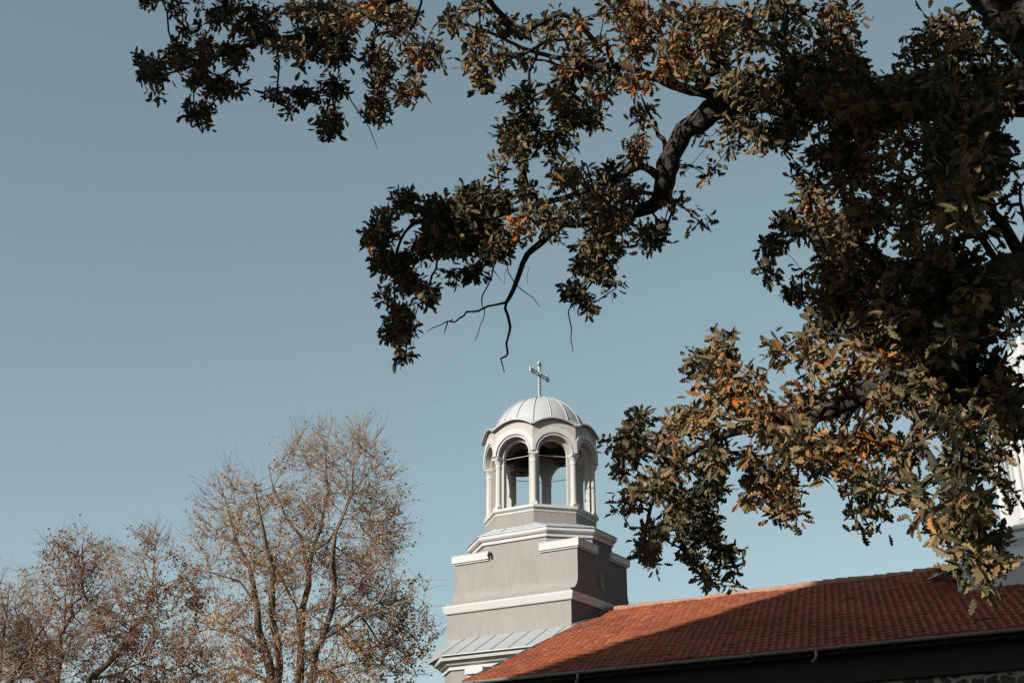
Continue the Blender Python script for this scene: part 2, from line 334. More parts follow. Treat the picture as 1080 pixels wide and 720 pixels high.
# oval window and small spout
q = MB()
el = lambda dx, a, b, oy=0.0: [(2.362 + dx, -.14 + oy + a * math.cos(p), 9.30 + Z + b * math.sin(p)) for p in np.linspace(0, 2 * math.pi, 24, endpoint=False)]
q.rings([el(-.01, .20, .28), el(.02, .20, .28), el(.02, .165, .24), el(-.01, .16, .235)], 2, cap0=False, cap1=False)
q.rings([el(-.01, .16, .235), el(.004, .16, .235)], 0); q.rings([el(.005, .128, .205, -.026), el(.008, .128, .205, -.026)], 1)  # flat pale crescent painted as sunlit reveal, dark disc as shaded opening
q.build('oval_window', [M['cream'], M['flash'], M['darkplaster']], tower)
q = MB(); q.tube([(-.92, -1.70, 10.33 + Z), (-.92, -1.83, 10.30 + Z), (-.92, -1.87, 10.22 + Z)], .045, 8); q.build('spout', M['iron'], tower)
# metal flashing where the hipped roof meets the tower
q = MB()
for sg in (-1, 1): q.rings([[(2.357, sg * v_, roofz(v_) - .3), (2.55, sg * v_, roofz(v_) - .3), (2.55, sg * v_, roofz(v_) + .04), (2.38, sg * v_, roofz(v_) + .09), (2.357, sg * v_, roofz(v_) + .09)][::sg] for v_ in ((2.12, 0.0))], 0)
q.build('flashing', M['flash'], tower)

# lantern: eight arches on columns
LR, LS = 1.90, 11.755 + Z
ROT = 1.3
lan = MB()
lan.rings([o8(1.90, 10.9 + Z), o8(1.90, 11.57 + Z)], 0)
SPR = LS + 1.84; VAL = 14.49 + Z; PEAK = .30
AP = math.cos(math.pi / 8)
def face_frame(k):
    a = R(-67.5 + ROT + 45 * k - 22.5)
    n = np.array([math.cos(a), math.sin(a), 0]); tdir = np.array([-math.sin(a), math.cos(a), 0])
    return n, tdir
def eave_z(s, hw):                      # curve of the eave across one face
    return VAL + PEAK * math.cos(min(1, abs(s) / hw) * math.pi / 2) ** .85
NA = 20
def arch_panel(mb, n, td, ro_, ri_, hw, rad, z_bot, top, mi):
    P = lambda s, z, r: tuple(n * r + td * s + np.array([0, 0, z]))
    inn = [(-rad, z_bot)] + [(-rad * math.cos(a), SPR + rad * math.sin(a)) for a in np.linspace(0, math.pi, NA + 1)] + [(rad, z_bot)]
    out = [(-hw, z_bot)] + [(-hw * math.cos(a), top(-hw * math.cos(a))) for a in np.linspace(0, math.pi, NA + 1)] + [(hw, z_bot)]
    m = len(inn)
    v = [P(s, z, ro_) for s, z in inn] + [P(s, z, ro_) for s, z in out] + [P(s, z, ri_) for s, z in inn] + [P(s, z, ri_) for s, z in out]
    f = []
    for i in range(m - 1):
        f += [(i, m + i, m + i + 1, i + 1), (2*m + i, 2*m + i + 1, 3*m + i + 1, 3*m + i), (i, i + 1, 2*m + i + 1, 2*m + i)]
    f += [(0, 2*m, 3*m, m), (m - 1, 2*m - 1, 4*m - 1, 3*m - 1)]
    mb.add(v, f, mi)
TOP = 2.0
for k in range(8):
    n, td = face_frame(k)
    r1 = 1.965 * AP; hw = 1.965 * math.sin(math.pi / 8)
    arch_panel(lan, n, td, r1, r1 - .17, hw - .004, .60, SPR - .02, lambda s: eave_z(s, hw), 1)
    r2 = 1.80 * AP - .02; hw2 = r2 * math.tan(math.pi / 8)
    arch_panel(lan, n, td, r2, r2 - .17, hw2, .49, LS - .05, lambda s: SPR + .62, 1)
    # raised moulded archivolt, clipped at the corners
    for (ra, rb_, dz) in ((.685, .875, .055), (.60, .645, .028)):
        pts = []
        lim = hw + dz * math.tan(math.pi / 8) - .002
        ang = np.linspace(0, math.pi, 33)
        ins_ = [(-ra * math.cos(a), SPR + ra * math.sin(a)) for a in ang]
        ous = []
        for a in ang:
            x, z = -rb_ * math.cos(a), SPR + rb_ * math.sin(a)
            if abs(x) > lim: x = math.copysign(lim, x); z = SPR + min(rb_ * math.sin(a), math.sqrt(rb_ ** 2 - lim ** 2)) if rb_ > lim else z
            ous.append((x, z))
        P = lambda s, z, r: tuple(n * r + td * s + np.array([0, 0, z]))
        ra_ = [P(x, z, r1 - .01) for x, z in ins_]; rb2 = [P(x, z, r1 - .01) for x, z in ous]
        fa = [P(x, z, r1 + dz) for x, z in ins_]; fb = [P(x, z, r1 + dz) for x, z in ous]
        m = len(ra_); v = ra_ + fa + fb + rb2
        f = []
        for i in range(m - 1):
            f += [(i, m+i, m+i+1, i+1)[::-1], (m+i, 2*m+i, 2*m+i+1, m+i+1), (2*m+i, 3*m+i, 3*m+i+1, 2*m+i+1)]
        lan.add(v, f, 2)
# inner vault seen through the arches
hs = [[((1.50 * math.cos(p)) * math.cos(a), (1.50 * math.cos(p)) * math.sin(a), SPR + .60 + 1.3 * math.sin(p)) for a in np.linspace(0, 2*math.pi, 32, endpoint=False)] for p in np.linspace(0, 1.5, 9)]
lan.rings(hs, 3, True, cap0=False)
lan.rings([o8(1.62, LS - .06), o8(.05, LS - .05)], 0)
lantern = lan.build('lantern', [M['plaster'], M['cream'], M['white'], M['inner']], church)
sl = MB(); sl.rings([o8(r, z + LS) for r, z in ((1.88, -.22), (1.915, -.22), (1.925, -.15), (1.965, -.12), (1.975, -.10), (1.995, -.095), (1.995, -.01), (1.98, 0), (1.45, .005))], 0)
sl.build('sill', M['white'], lantern)
for k in range(8):
    a = R(-67.5 + ROT + 45 * k); rr = 1.80; cx, cy = rr * math.cos(a), rr * math.sin(a)
    q = MB()
    q.rings([[(cx + s_ * (math.cos(a + b)), cy + s_ * math.sin(a + b), z) for b in (R(45), R(135), R(225), R(315))] for s_, z in ((.185, LS), (.185, LS + .085), (.15, LS + .10))], 0)
    q.lathe(cx, cy, [(.125, LS + .09), (.13, LS + .12), (.105, LS + .155), (.102, LS + .2), (.095, LS + 1.45), (.10, LS + 1.48), (.118, LS + 1.50), (.10, LS + 1.53), (.105, LS + 1.6), (.15, LS + 1.70), (.175, LS + 1.745)], 16)
    q.rings([[(cx + s_ * (math.cos(a + b)), cy + s_ * math.sin(a + b), z) for b in (R(45), R(135), R(225), R(315))] for s_, z in ((.20, LS + 1.735), (.235, LS + 1.76), (.235, LS + 1.815), (.21, LS + 1.825))], 0)
    q.build('column', M['white'], lantern)
for k in range(8):
    n, td = face_frame(k); r2 = 1.80 * AP - .15; q = MB()
    q.tube([n * r2 + td * -.62 + np.array([0, 0, SPR - .05]), n * r2 + td * .62 + np.array([0, 0, SPR - .05])], .014, 6)
    q.build('tie_rod', M['cream'], lantern)
q = MB(); q.box(-1.5, 1.5, -.12, .10, SPR + .36, SPR + .58); q.box(-.14, .14, -1.5, 1.5, SPR + .60, SPR + .78)
q.build('bell_beam', M['wood'], lantern)

# dome with curved eaves
dm = MB(); NS = 128; DR = 1.63
e_lo, e_hi, e_in, d0_, prof_r = [], [], [], [], []
PH = np.linspace(0, 1, 12)
rings = [[] for _ in range(4 + len(PH))]
for i in range(NS):
    th = 2 * math.pi * i / NS; rel = ((math.degrees(th) - ROT) % 45) - 22.5        # vertices sit at +-22.5
    # face normals at ROT+45k+0? faces centred between vertices at -67.5+45k
    rel = ((math.degrees(th) - (-67.5 + ROT) ) % 45) - 22.5
    rv = 2.11 * AP / math.cos(R(rel)); s = rv * math.sin(R(rel)); hw = 2.11 * math.sin(math.pi / 8)
    ze = eave_z(s, hw) + .01
    cth, sth = math.cos(th), math.sin(th)
    rin = 1.93 * AP / math.cos(R(rel))
    rings[0].append((rin * cth, rin * sth, ze - .012))
    rings[1].append((rv * cth, rv * sth, ze - .03)); rings[2].append((rv * cth, rv * sth, ze + .022))
    p0 = math.asin(min(.9, (ze - VAL + .07) / DR))
    rm = .5 * (rv + DR * math.cos(p0)); rings[3].append((rm * cth, rm * sth, ze + .045))
    for j, q_ in enumerate(PH):
        p = p0 + (math.pi / 2 - p0 - .01) * q_
        rings[4 + j].append((DR * math.cos(p) * cth, DR * math.cos(p) * sth, VAL + DR * math.sin(p)))
dm.rings(rings[:4], 0, False, cap0=False, cap1=False); dm.rings(rings[3:], 0, True, cap0=False)
for k in range(16):
    i = int(round(((-67.5 + ROT + 22.5 * k) % 360) / 360 * NS)) % NS
    pts = [np.array(rings[j][i]) for j in range(2, 4 + len(PH))]
    pts = [p + norm(np.array([p[0], p[1], (p[2] - VAL)])) * .012 for p in pts]
    dm.tube(pts, .022, 5, smooth=False)
dm.lathe(0, 0, [(.17, VAL + DR - .03), (.15, VAL + DR + .03), (.07, VAL + DR + .06), (.06, VAL + DR + .14)], 14)
dome = dm.build('dome', M['domezinc'], church)
# openwork cross with trefoil ends, facing along the nave
def make_cross(zb, h, arm, parent, cx=0.0, mat_=None):
    q = MB(); b = h / 1.5
    for y in (-.055 * b, .055 * b): q.box(cx - .022 * b, cx + .022 * b, y - .02 * b, y + .02 * b, zb, zb + h - .12 * b)
    for z in np.arange(zb + .08 * b, zb + h * .62, .13 * b): q.box(cx - .018 * b, cx + .018 * b, -.075 * b, .075 * b, z, z + .045 * b)
    zc = zb + h * .66
    for z in (-.055 * b, .055 * b): q.box(cx - .024 * b, cx + .024 * b, -arm + .1 * b, arm - .1 * b, zc + z - .02 * b, zc + z + .02 * b)
    q.lathe(cx, 0, [(.0, zc - .1 * b), (.085 * b, zc - .05 * b), (.1 * b, zc), (.085 * b, zc + .05 * b), (0, zc + .1 * b)], 10)
    def ball(y, z, r=.05):
        r *= b; q.lathe(cx, y, [(r * .05, z - r), (r * .7, z - r * .7), (r, z), (r * .7, z + r * .7), (r * .05, z + r)], 10)
    for y, z, dy, dz in ((-arm, zc, -1, 0), (arm, zc, 1, 0), (0, zb + h, 0, 1)):
        ball(y + dy * .0, z + dz * .0, .06)
        ball(y - dy * .10 * b + (.1 * b if dz else 0), z - dz * .10 * b + (.1 * b if dy else 0)); ball(y - dy * .10 * b - (.1 * b if dz else 0), z - dz * .10 * b - (.1 * b if dy else 0))
        q.box(cx - .024 * b, cx + .024 * b, y - (.09 if dz else .11) * b, y + (.09 if dz else .11) * b, z - (.13 if dz else .09) * b, z + (.02 if dz else .09) * b)
    return q.build('cross', mat_ or M['white'], parent)
make_cross(VAL + DR + .08, 1.36, .56, dome)

# drum and cupola over the nave to the right
du = 16.24
q = MB()
def o8c(r, z, sq=1.0): return [(du + r * math.cos(R(-67.5 + 45 * k)), sq * r * math.sin(R(-67.5 + 45 * k)), z) for k in range(8)]
KB = onroof(1010.6, 623.4); KT = sight(1009.4, 602.4, (0, 1, 0), KB[1]); hb, hv, zt_ = du - KB[0], -KB[1], KT[2]
blk = lambda e, z: [(x, y, z) for x, y in ((du + hb + e, -hv - e), (du + hb + e, hv + e), (du - hb - e, hv + e), (du - hb - e, -hv - e))]
q.rings([blk(0, KB[2] - 1.2), blk(0, zt_), blk(.05, zt_), blk(.05, zt_ + .05)], 0)
sq_ = lambda a_, b_, z: [(du + x, y, z) for x, y in ocp(a_, a_ * .55, b_, b_ * .55)]
q.rings([blk(.03, zt_ + .05), [(du + x, y, 8.35 + Z) for x, y in rect(1.62, 1.95)], [(du + x, y, 8.48 + Z) for x, y in rect(1.62, 1.95)]], 0)
q.rings([sq_(1.60, 1.9, 8.45 + Z), sq_(1.66, 1.96, 8.47 + Z), sq_(1.66, 1.96, 8.52 + Z), sq_(1.42, 1.5, 8.82 + Z), sq_(1.46, 1.54, 8.83 + Z), sq_(1.46, 1.54, 8.88 + Z), sq_(1.3, 1.3, 9.02 + Z)], 0)
# small saddle between the block and the ridge
TPt = onroof(980, 611); ST = sight(1008.7, 598, (1, 0, 0), du - hb); SB = onroof(1008.7, 615)
for sg in (1, -1):
    v = [(TPt[0], sg * TPt[1], TPt[2] + .02), (du - hb, sg * SB[1], SB[2] + .02), (du - hb, sg * ST[1], ST[2]), (du - hb - .35, 0, RZ + .12), (TPt[0], 0, RZ + .04)]
    q.add(v, [(0, 1, 2)[::sg], (0, 2, 3, 4)[::sg]])
    q.tube([v[0], v[2]], .03, 6)
plinth = q.build('cupola_plinth', M['zinc'], church)
q = MB(); zd0, zd1 = 9.0 + Z, 12.75 + Z
q.rings([o8c(1.32, zd0), o8c(1.32, zd0 + .18), o8c(1.2, zd0 + .22), o8c(1.2, zd1)], 0)
drum = q.build('cupola_drum', M['white'], church)
for k in range(8):
    a = R(-67.5 + 45 * k); a2 = a - R(22.5)
    n = np.array([math.cos(a2), math.sin(a2), 0]); td = np.array([-math.sin(a2), math.cos(a2), 0]); r = 1.2 * AP; C0 = np.array([du, 0, 0])
    P = lambda s, z, rr: tuple(C0 + n * rr + td * s + np.array([0, 0, z]))
    fr = MB(); zb, zt, hw = zd0 + .75, zd0 + 2.55, .21
    out = [(-hw - .09, zb - .08)] + [(-(hw + .09) * math.cos(x), zt + (hw + .09) * math.sin(x)) for x in np.linspace(0, math.pi, 13)] + [(hw + .09, zb - .08)]
    inn = [(-hw, zb)] + [(-hw * math.cos(x), zt + hw * math.sin(x)) for x in np.linspace(0, math.pi, 13)] + [(hw, zb)]
    m = len(out); v = [P(s, z, r + .06) for s, z in out] + [P(s, z, r + .06) for s, z in inn] + [P(s, z, r - .02) for s, z in out] + [P(s, z, r + .006) for s, z in inn]
    f = []
    for i in range(m):
        j = (i + 1) % m; f += [(i, j, m + j, m + i), (2*m + i, 2*m + j, j, i), (m + i, m + j, 3*m + j, 3*m + i)]
    fr.add(v, f)
    fr.add([P(s, z, rr) for s, z, rr in ((-.018, zb, r + .008), (.018, zb, r + .008), (.018, zt + hw, r + .008), (-.018, zt + hw, r + .008), (-.018, zb, r + .03), (.018, zb, r + .03), (.018, zt + hw, r + .03), (-.018, zt + hw, r + .03))], [(4, 5, 6, 7), (0, 4, 7, 3), (1, 2, 6, 5)])
    for zz in (zb + .45, zb + .9, zb + 1.35, zb + 1.8): fr.add([P(s, z, rr) for rr in (r + .008, r + .028) for s, z in ((-hw, zz), (hw, zz), (hw, zz + .035), (-hw, zz + .035))], [(4, 5, 6, 7), (0, 1, 5, 4), (2, 3, 7, 6)])
    wi = MB(); wi.add([P(s, z, r + .006) for s, z in inn], [tuple(range(m))])
    fo = fr.build('window_frame', M['white'], drum)
    go = wi.build('window', M['glass'], drum)
    q = MB(); q.lathe(du + 1.19 * math.cos(a), 1.19 * math.sin(a), [(.13, zd0 + .2), (.13, zd0 + .32), (.10, zd0 + .36), (.09, zd1 - .45), (.14, zd1 - .33), (.15, zd1 - .28)], 12)
    q.build('drum_column', M['white'], drum)
q = MB(); q.rings([o8c(r, z) for r, z in ((1.2, zd1 - .28), (1.30, zd1 - .28), (1.32, zd1 - .16), (1.42, zd1 - .12), (1.45, zd1), (1.2, zd1 + .02))], 0)
q.build('drum_cornice', M['white'], drum)
q = MB(); q.lathe(du, 0, [(1.46, zd1 + .01), (1.44, zd1 + .05), (1.30, zd1 + .3), (1.16, zd1 + .62), (.95, zd1 + .95), (.66, zd1 + 1.2), (.45, zd1 + 1.3), (.42, zd1 + 1.42), (.46, zd1 + 1.5), (.42, zd1 + 1.58), (.25, zd1 + 1.75), (.10, zd1 + 1.95), (.05, zd1 + 2.1), (.10, zd1 + 2.16), (.11, zd1 + 2.22), (.05, zd1 + 2.3), (.02, zd1 + 2.4)], 32)
for k in range(16):
    a = 2 * math.pi * k / 16
    q.tube([(du + r * math.cos(a), r * math.sin(a), zd1 + z) for r, z in ((1.46, .06), (1.32, .31), (1.18, .63), (.97, .97), (.67, 1.22), (.46, 1.32))], .016, 4, smooth=False)
cup = q.build('cupola', M['domezinc'], drum)

# bells and the fixture on the sill are things of their own
def bell(name, label, lx, ly, lz, r):
    root = empty(name, tuple(np.array([TX, TY, 0]) + UD * lx + VD * ly + np.array([0, 0, lz])), -(math.pi / 2 + PSI))
    tag(root, label, 'bell', 'bells in the church tower')
    q = MB(); q.lathe(0, 0, [(r * .06, r * 1.55), (r * .45, r * 1.52), (r * .58, r * 1.35), (r * .64, r * .8), (r * .78, r * .35), (r, 0), (r * .95, -.01), (r * .7, r * .3), (r * .5, r * 1.2), (.01, r * 1.4)], 24)
    q.build('bell_body', M['bronze'], root)
    q = MB(); q.tube([(0, 0, r * 1.3), (0, 0, .02)], .02, 6); q.lathe(0, 0, [(.01, -.09), (.055, -.05), (.06, -.01), (.03, .05)], 10); q.build('clapper', M['iron'], root)
    q = MB(); q.box(-.05, .05, -.05, .05, r * 1.5, r * 1.5 + .25); q.box(-r * .7, r * .7, -.06, .06, r * 1.62, r * 1.62 + .12); q.build('yoke', M['iron'], root)
bell('bell', 'large dark bronze bell behind the left front arch of the tower lantern', -.55, -.35, SPR - .20, .42)
bell('bell', 'smaller dark bell behind the right front arch of the tower lantern', .85, -.0, SPR - .02, .29)
fx = empty('floodlight', tuple(np.array([TX, TY, 0]) + UD * -.95 + VD * .85 + np.array([0, 0, LS - .05])), -(math.pi / 2 + PSI))
tag(fx, 'small dark lamp fixture on a short stem inside the tower lantern', 'floodlight')
q = MB(); q.lathe(0, 0, [(.06, 0), (.06, .02), (.018, .03), (.018, .22)], 10); q.build('stem', M['iron'], fx)
q = MB(); q.box(-.24, .24, -.06, .06, .22, .29); q.box(-.22, .22, -.075, -.06, .225, .285); q.build('lamp_head', M['iron'], fx)

# ------------------------------------------------------------------ unseen tall block outside the frame, placed and sized to shade the nave roof
s0 = onroof(558, 708); s3 = onroof(825, 627)
sl_ = np.array([math.cos(SUN_UV) * math.cos(SUN_EL), math.sin(SUN_UV) * math.cos(SUN_EL), math.sin(SUN_EL)])
ed = s3 - s0; hd = ed - sl_ * (ed[2] / sl_[2]); TT = 54.0
p_ = s0 + sl_ * TT
W3 = lambda p: np.array([TX, TY, 0]) + UD * p[0] + VD * p[1] + np.array([0, 0, p[2]])
A0 = W3(p_); HD = UD * hd[0] + VD * hd[1]; hl = np.linalg.norm(HD); HDn = HD / hl
ab = empty('shading_block', (A0[0], A0[1], 0), math.atan2(HDn[1], HDn[0]))
tag(ab, 'unseen tall grey block with rows of windows, shaped to shade the nave roof', 'building')
Hh = A0[2]
q = MB()
x0, x1, x2 = -.25 * hl, 18.0, 18.1
q.box(x0, x1, -12.5, 0, 0, Hh); 
q.build('wall', M['concrete'], ab)
for fl_ in range(1, 11):
    for k in range(7):
        xx = x0 + 1.4 + k * 3.05
        if xx + 1.4 > x1: continue
        q = MB(); zz = fl_ * 3.0 + .9
        q.box(xx, xx + 1.4, .003, .05, zz, zz + 1.5); q.box(xx + .08, xx + 1.32, .05, .056, zz + .08, zz + 1.42, 1)
        q.build('window', [M['white'], M['glass']], ab)

# ------------------------------------------------------------------ trees
def resample(poly, rad, step):
    poly = np.array(poly, float); rad = np.array(rad, float)
    # Catmull-Rom for gentle bends
    P, Q = [], []
    n = len(poly)
    for i in range(n - 1):
        p0, p1, p2, p3 = poly[max(i-1, 0)], poly[i], poly[i+1], poly[min(i+2, n-1)]
        m = max(1, int(np.linalg.norm(p2 - p1) / step))
        for k in range(m):
            t_ = k / m
            P.append(.5 * ((2*p1) + (-p0 + p2) * t_ + (2*p0 - 5*p1 + 4*p2 - p3) * t_**2 + (-p0 + 3*p1 - 3*p2 + p3) * t_**3))
            Q.append(rad[i] + (rad[i+1] - rad[i]) * t_)
    P.append(poly[-1]); Q.append(rad[-1])
    return np.array(P), np.array(Q)
def grow(limbs, targets, bf, step, rtip, rexp, wob, rmaxfrac=.75, wav=.02, lstep=None):
    """joins the traced limbs to every target point by a branching tree; returns tubes and each target's growth direction"""
    SP_, SR_, PL = [], [], []; tubes = []
    for poly, rad in limbs:
        p, r = resample(poly, rad, lstep or step)
        wv = rng.normal(0, 1, p.shape) * r[:, None] * .10
        ar = np.linspace(0, 1, len(p)); lw = np.linalg.norm(np.diff(p, axis=0), axis=1).sum()
        for q_ in (1.5, 3.1, 5.7): wv += np.sin(2*np.pi*(ar[:, None] * q_ * max(1, lw / 6) + rng.uniform(0, 1, 3))) * wav / q_ * np.minimum(1, np.minimum(ar, 1 - ar) * 8)[:, None]
        wv[0] = 0; wv[-1] = 0
        p = p + wv
        tubes.append((p, r)); SP_.append(p); SR_.append(r); PL.append(np.zeros(len(p)))
    S = np.concatenate(SP_); SRr = np.concatenate(SR_); ns = len(S); N = len(targets)
    nodes = np.concatenate([S, targets]); pl = np.concatenate([np.concatenate(PL), np.zeros(N)])
    parent = -np.ones(ns + N, int)
    best = np.full(N, 1e9); bi = np.zeros(N, int)
    for j in range(N):
        d = np.linalg.norm(S - targets[j], axis=1) + .02 / np.maximum(SRr, .004) * .05
        k = int(np.argmin(d)); best[j] = d[k]; bi[j] = k
    done = np.zeros(N, bool); order = []
    for _ in range(N):
        b = np.where(done, 1e9, best); j = int(np.argmin(b)); done[j] = True; order.append(j)
        me = ns + j; parent[me] = bi[j]; pl[me] = pl[bi[j]] + np.linalg.norm(nodes[me] - nodes[bi[j]])
        d = np.linalg.norm(targets - targets[j], axis=1) + bf * pl[me]
        u = (d < best) & ~done; best[u] = d[u]; bi[u] = me
    cnt = np.zeros(ns + N); cnt[ns:] = 1
    for j in order[::-1]: cnt[parent[ns + j]] += cnt[ns + j]
    kids = {}
    for j in order: kids.setdefault(parent[ns + j], []).append(ns + j)
    rad = rtip * np.maximum(cnt, 1) ** rexp
    dirs = norm(targets - nodes[parent[ns:]])
    def chain(start, base):
        ch = [base, start]; cur = start
        while cur in kids:
            ks = sorted(kids[cur], key=lambda k: -cnt[k]); ch.append(ks[0]); cur = ks[0]
        return ch
    used = set()
    for j in order:
        me = ns + j
        if me in used: continue
        ch = chain(me, parent[me]); used.update(ch[1:])
        P = nodes[ch]; rr = rad[ch].copy(); rr[0] = min(rad[ch[1]], (SRr[ch[0]] * rmaxfrac if ch[0] < ns else rad[ch[0]] * .8)); rr = np.minimum(rr, rr[0] * 1.0 + 1e-6)
        rr[-1] = rtip * .7
        P2, r2 = resample(P, rr, step)
        if len(P2) > 2:
            sg = np.linalg.norm(np.diff(P2, axis=0), axis=1).mean()
            P2[1:-1] += rng.normal(0, wob * sg, (len(P2) - 2, 3))
        tubes.append((P2, r2))
    return tubes, dirs
def build_tubes(name, tubes, mtl, parent, thick=(.06, .02)):
    V, Fq, base, TI = [], [], 0, []
    for P, r in tubes:
        P = np.asarray(P); n = len(P)
        if n < 2: continue
        k = 12 if r.max() > thick[0] else (6 if r.max() > thick[1] else 3)
        T = np.gradient(P, axis=0); T = norm(T)
        ref = np.array([.13, .21, .97]) if abs(T[0][2]) < .85 else np.array([.97, .2, .1])
        A = norm(ref - T * (T @ ref)[:, None]); B = np.cross(T, A)
        an = 2 * np.pi * np.arange(k) / k
        ring = P[:, None, :] + r[:, None, None] * (np.cos(an)[None, :, None] * A[:, None, :] + np.sin(an)[None, :, None] * B[:, None, :])
        if k == 12:
            ph = rng.uniform(0, 6.28, 12); sl2 = np.concatenate([[0], np.cumsum(np.linalg.norm(np.diff(P, axis=0), axis=1))])
            lump = 1 + rng.normal(0, .018, ring.shape[:2]) + .05 * np.sin(sl2[:, None] * 2.6 + ph[None]) + .03 * np.sin(sl2[:, None] * 6.1 + 2 * ph[None, ::-1]) + .03 * np.sin(5 * an + .6 * np.sin(sl2 * 1.7 + ph[1])[:, None])
            ring = P[:, None, :] + (ring - P[:, None, :]) * lump[:, :, None]
        V.append(ring.reshape(-1, 3))
        TI.append(np.repeat(np.clip(1 - r[:-1] / .09, 0, 1), k))
        i = np.arange(n - 1)[:, None] * k; j = np.arange(k)[None, :]; jn = (j + 1) % k
        Fq.append((base + np.stack([i + j, i + jn, i + k + jn, i + k + j], -1)).reshape(-1, 4)); base += n * k
    V = np.concatenate(V); Fq = np.concatenate(Fq)
    return raw_mesh(name, V, Fq.ravel(), np.full(len(Fq), 4), mtl, parent, smooth=True, tint=np.concatenate(TI))
def raw_mesh(name, V, loops, sizes, mtl, parent, smooth=False, tint=None):
    me = bpy.data.meshes.new(name); me.vertices.add(len(V)); me.vertices.foreach_set('co', np.asarray(V, np.float32).ravel())
    me.loops.add(len(loops)); me.loops.foreach_set('vertex_index', np.asarray(loops, np.int32))
    me.polygons.add(len(sizes)); st = np.concatenate([[0], np.cumsum(sizes)[:-1]])
    me.polygons.foreach_set('loop_start', st.astype(np.int32)); me.polygons.foreach_set('loop_total', np.asarray(sizes, np.int32))
    me.polygons.foreach_set('use_smooth', np.full(len(sizes), smooth))
    me.update(calc_edges=True)
    me.materials.append(mtl)
    if tint is not None:
        a = me.attributes.new('tint', 'FLOAT', 'FACE'); a.data.foreach_set('value', np.asarray(tint, np.float32))
    o = bpy.data.objects.new(name, me); COL.objects.link(o)
    if parent: o.parent = parent; o.matrix_parent_inverse = parent.matrix_world.inverted() if False else o.matrix_parent_inverse
    return o
HALF = np.array([(.10, .012), (.20, .10), (.27, .145), (.34, .065), (.45, .20), (.52, .215), (.56, .095), (.66, .235), (.74, .22), (.775, .11), (.86, .155), (.94, .11), (1.0, .0)])
def leaf_mesh(name, base, dirv, L, tint, mtl, parent, origin, up_bias=.5):
    n = len(base); d = norm(dirv)
    rv = rng.normal(0, 1, (n, 3)); rv[:, 2] += up_bias
    nz = norm(rv - d * (rv * d).sum(1)[:, None]); sd = np.cross(nz, d)
    h = len(HALF)
    x = np.concatenate([[0], HALF[:, 0], HALF[:-1, 0]]); y = np.concatenate([[0], HALF[:, 1], -HALF[:-1, 1]])
    wsc = rng.uniform(.9, 1.35, n)[:, None]; fold = rng.uniform(.1, .8, n)[:, None]; curl = rng.normal(.3, .5, n)[:, None]; side = rng.normal(0, .2, n)[:, None]
    X = x[None, :] * np.ones((n, 1)); Y = y[None, :] * wsc + side * X ** 2
    Zc = fold * np.abs(y[None, :]) * wsc - curl * X ** 2 * .5
    V = base[:, None, :] + L[:, None, None] * (X[:, :, None] * d[:, None, :] + Y[:, :, None] * sd[:, None, :] + Zc[:, :, None] * nz[:, None, :])
    m = V.shape[1]
    fa = np.arange(0, h + 1)                                    # left half: root, 1..h
    fb = np.concatenate([[0, h], np.arange(m - 1, h, -1)])      # right half reversed
    off = np.arange(n)[:, None] * m
    loops = np.concatenate([fa[None] + off, fb[None] + off], 1).ravel()
    sizes = np.tile([len(fa), len(fb)], n)
    return raw_mesh(name, (V - origin).reshape(-1, 3), loops, sizes, mtl, parent, tint=np.repeat(tint, 2))
def chip_mesh(name, base, L, tint, mtl, parent, origin):
    n = len(base); d = norm(rng.normal(0, 1, (n, 3)) + np.array([0, 0, -.3])); rv = rng.normal(0, 1, (n, 3)); rv[:, 2] += .4
    nz = norm(rv - d * (rv * d).sum(1)[:, None]); sd = np.cross(nz, d)
    x = np.array([0, .35, .75, 1.0, .75, .35]); y = np.array([0, .34, .28, 0, -.28, -.34]); z = np.array([0, .12, .05, -.12, .05, .12])
    V = base[:, None, :] + L[:, None, None] * (x[None, :, None] * d[:, None, :] + y[None, :, None] * sd[:, None, :] + z[None, :, None] * nz[:, None, :])
    off = np.arange(n)[:, None] * 6
    loops = np.concatenate([np.array([[0, 1, 2, 3]]) + off, np.array([[0, 3, 4, 5]]) + off], 1).ravel()
    return raw_mesh(name, (V - origin).reshape(-1, 3), loops, np.full(2 * n, 4), mtl, parent, tint=np.repeat(tint, 2))

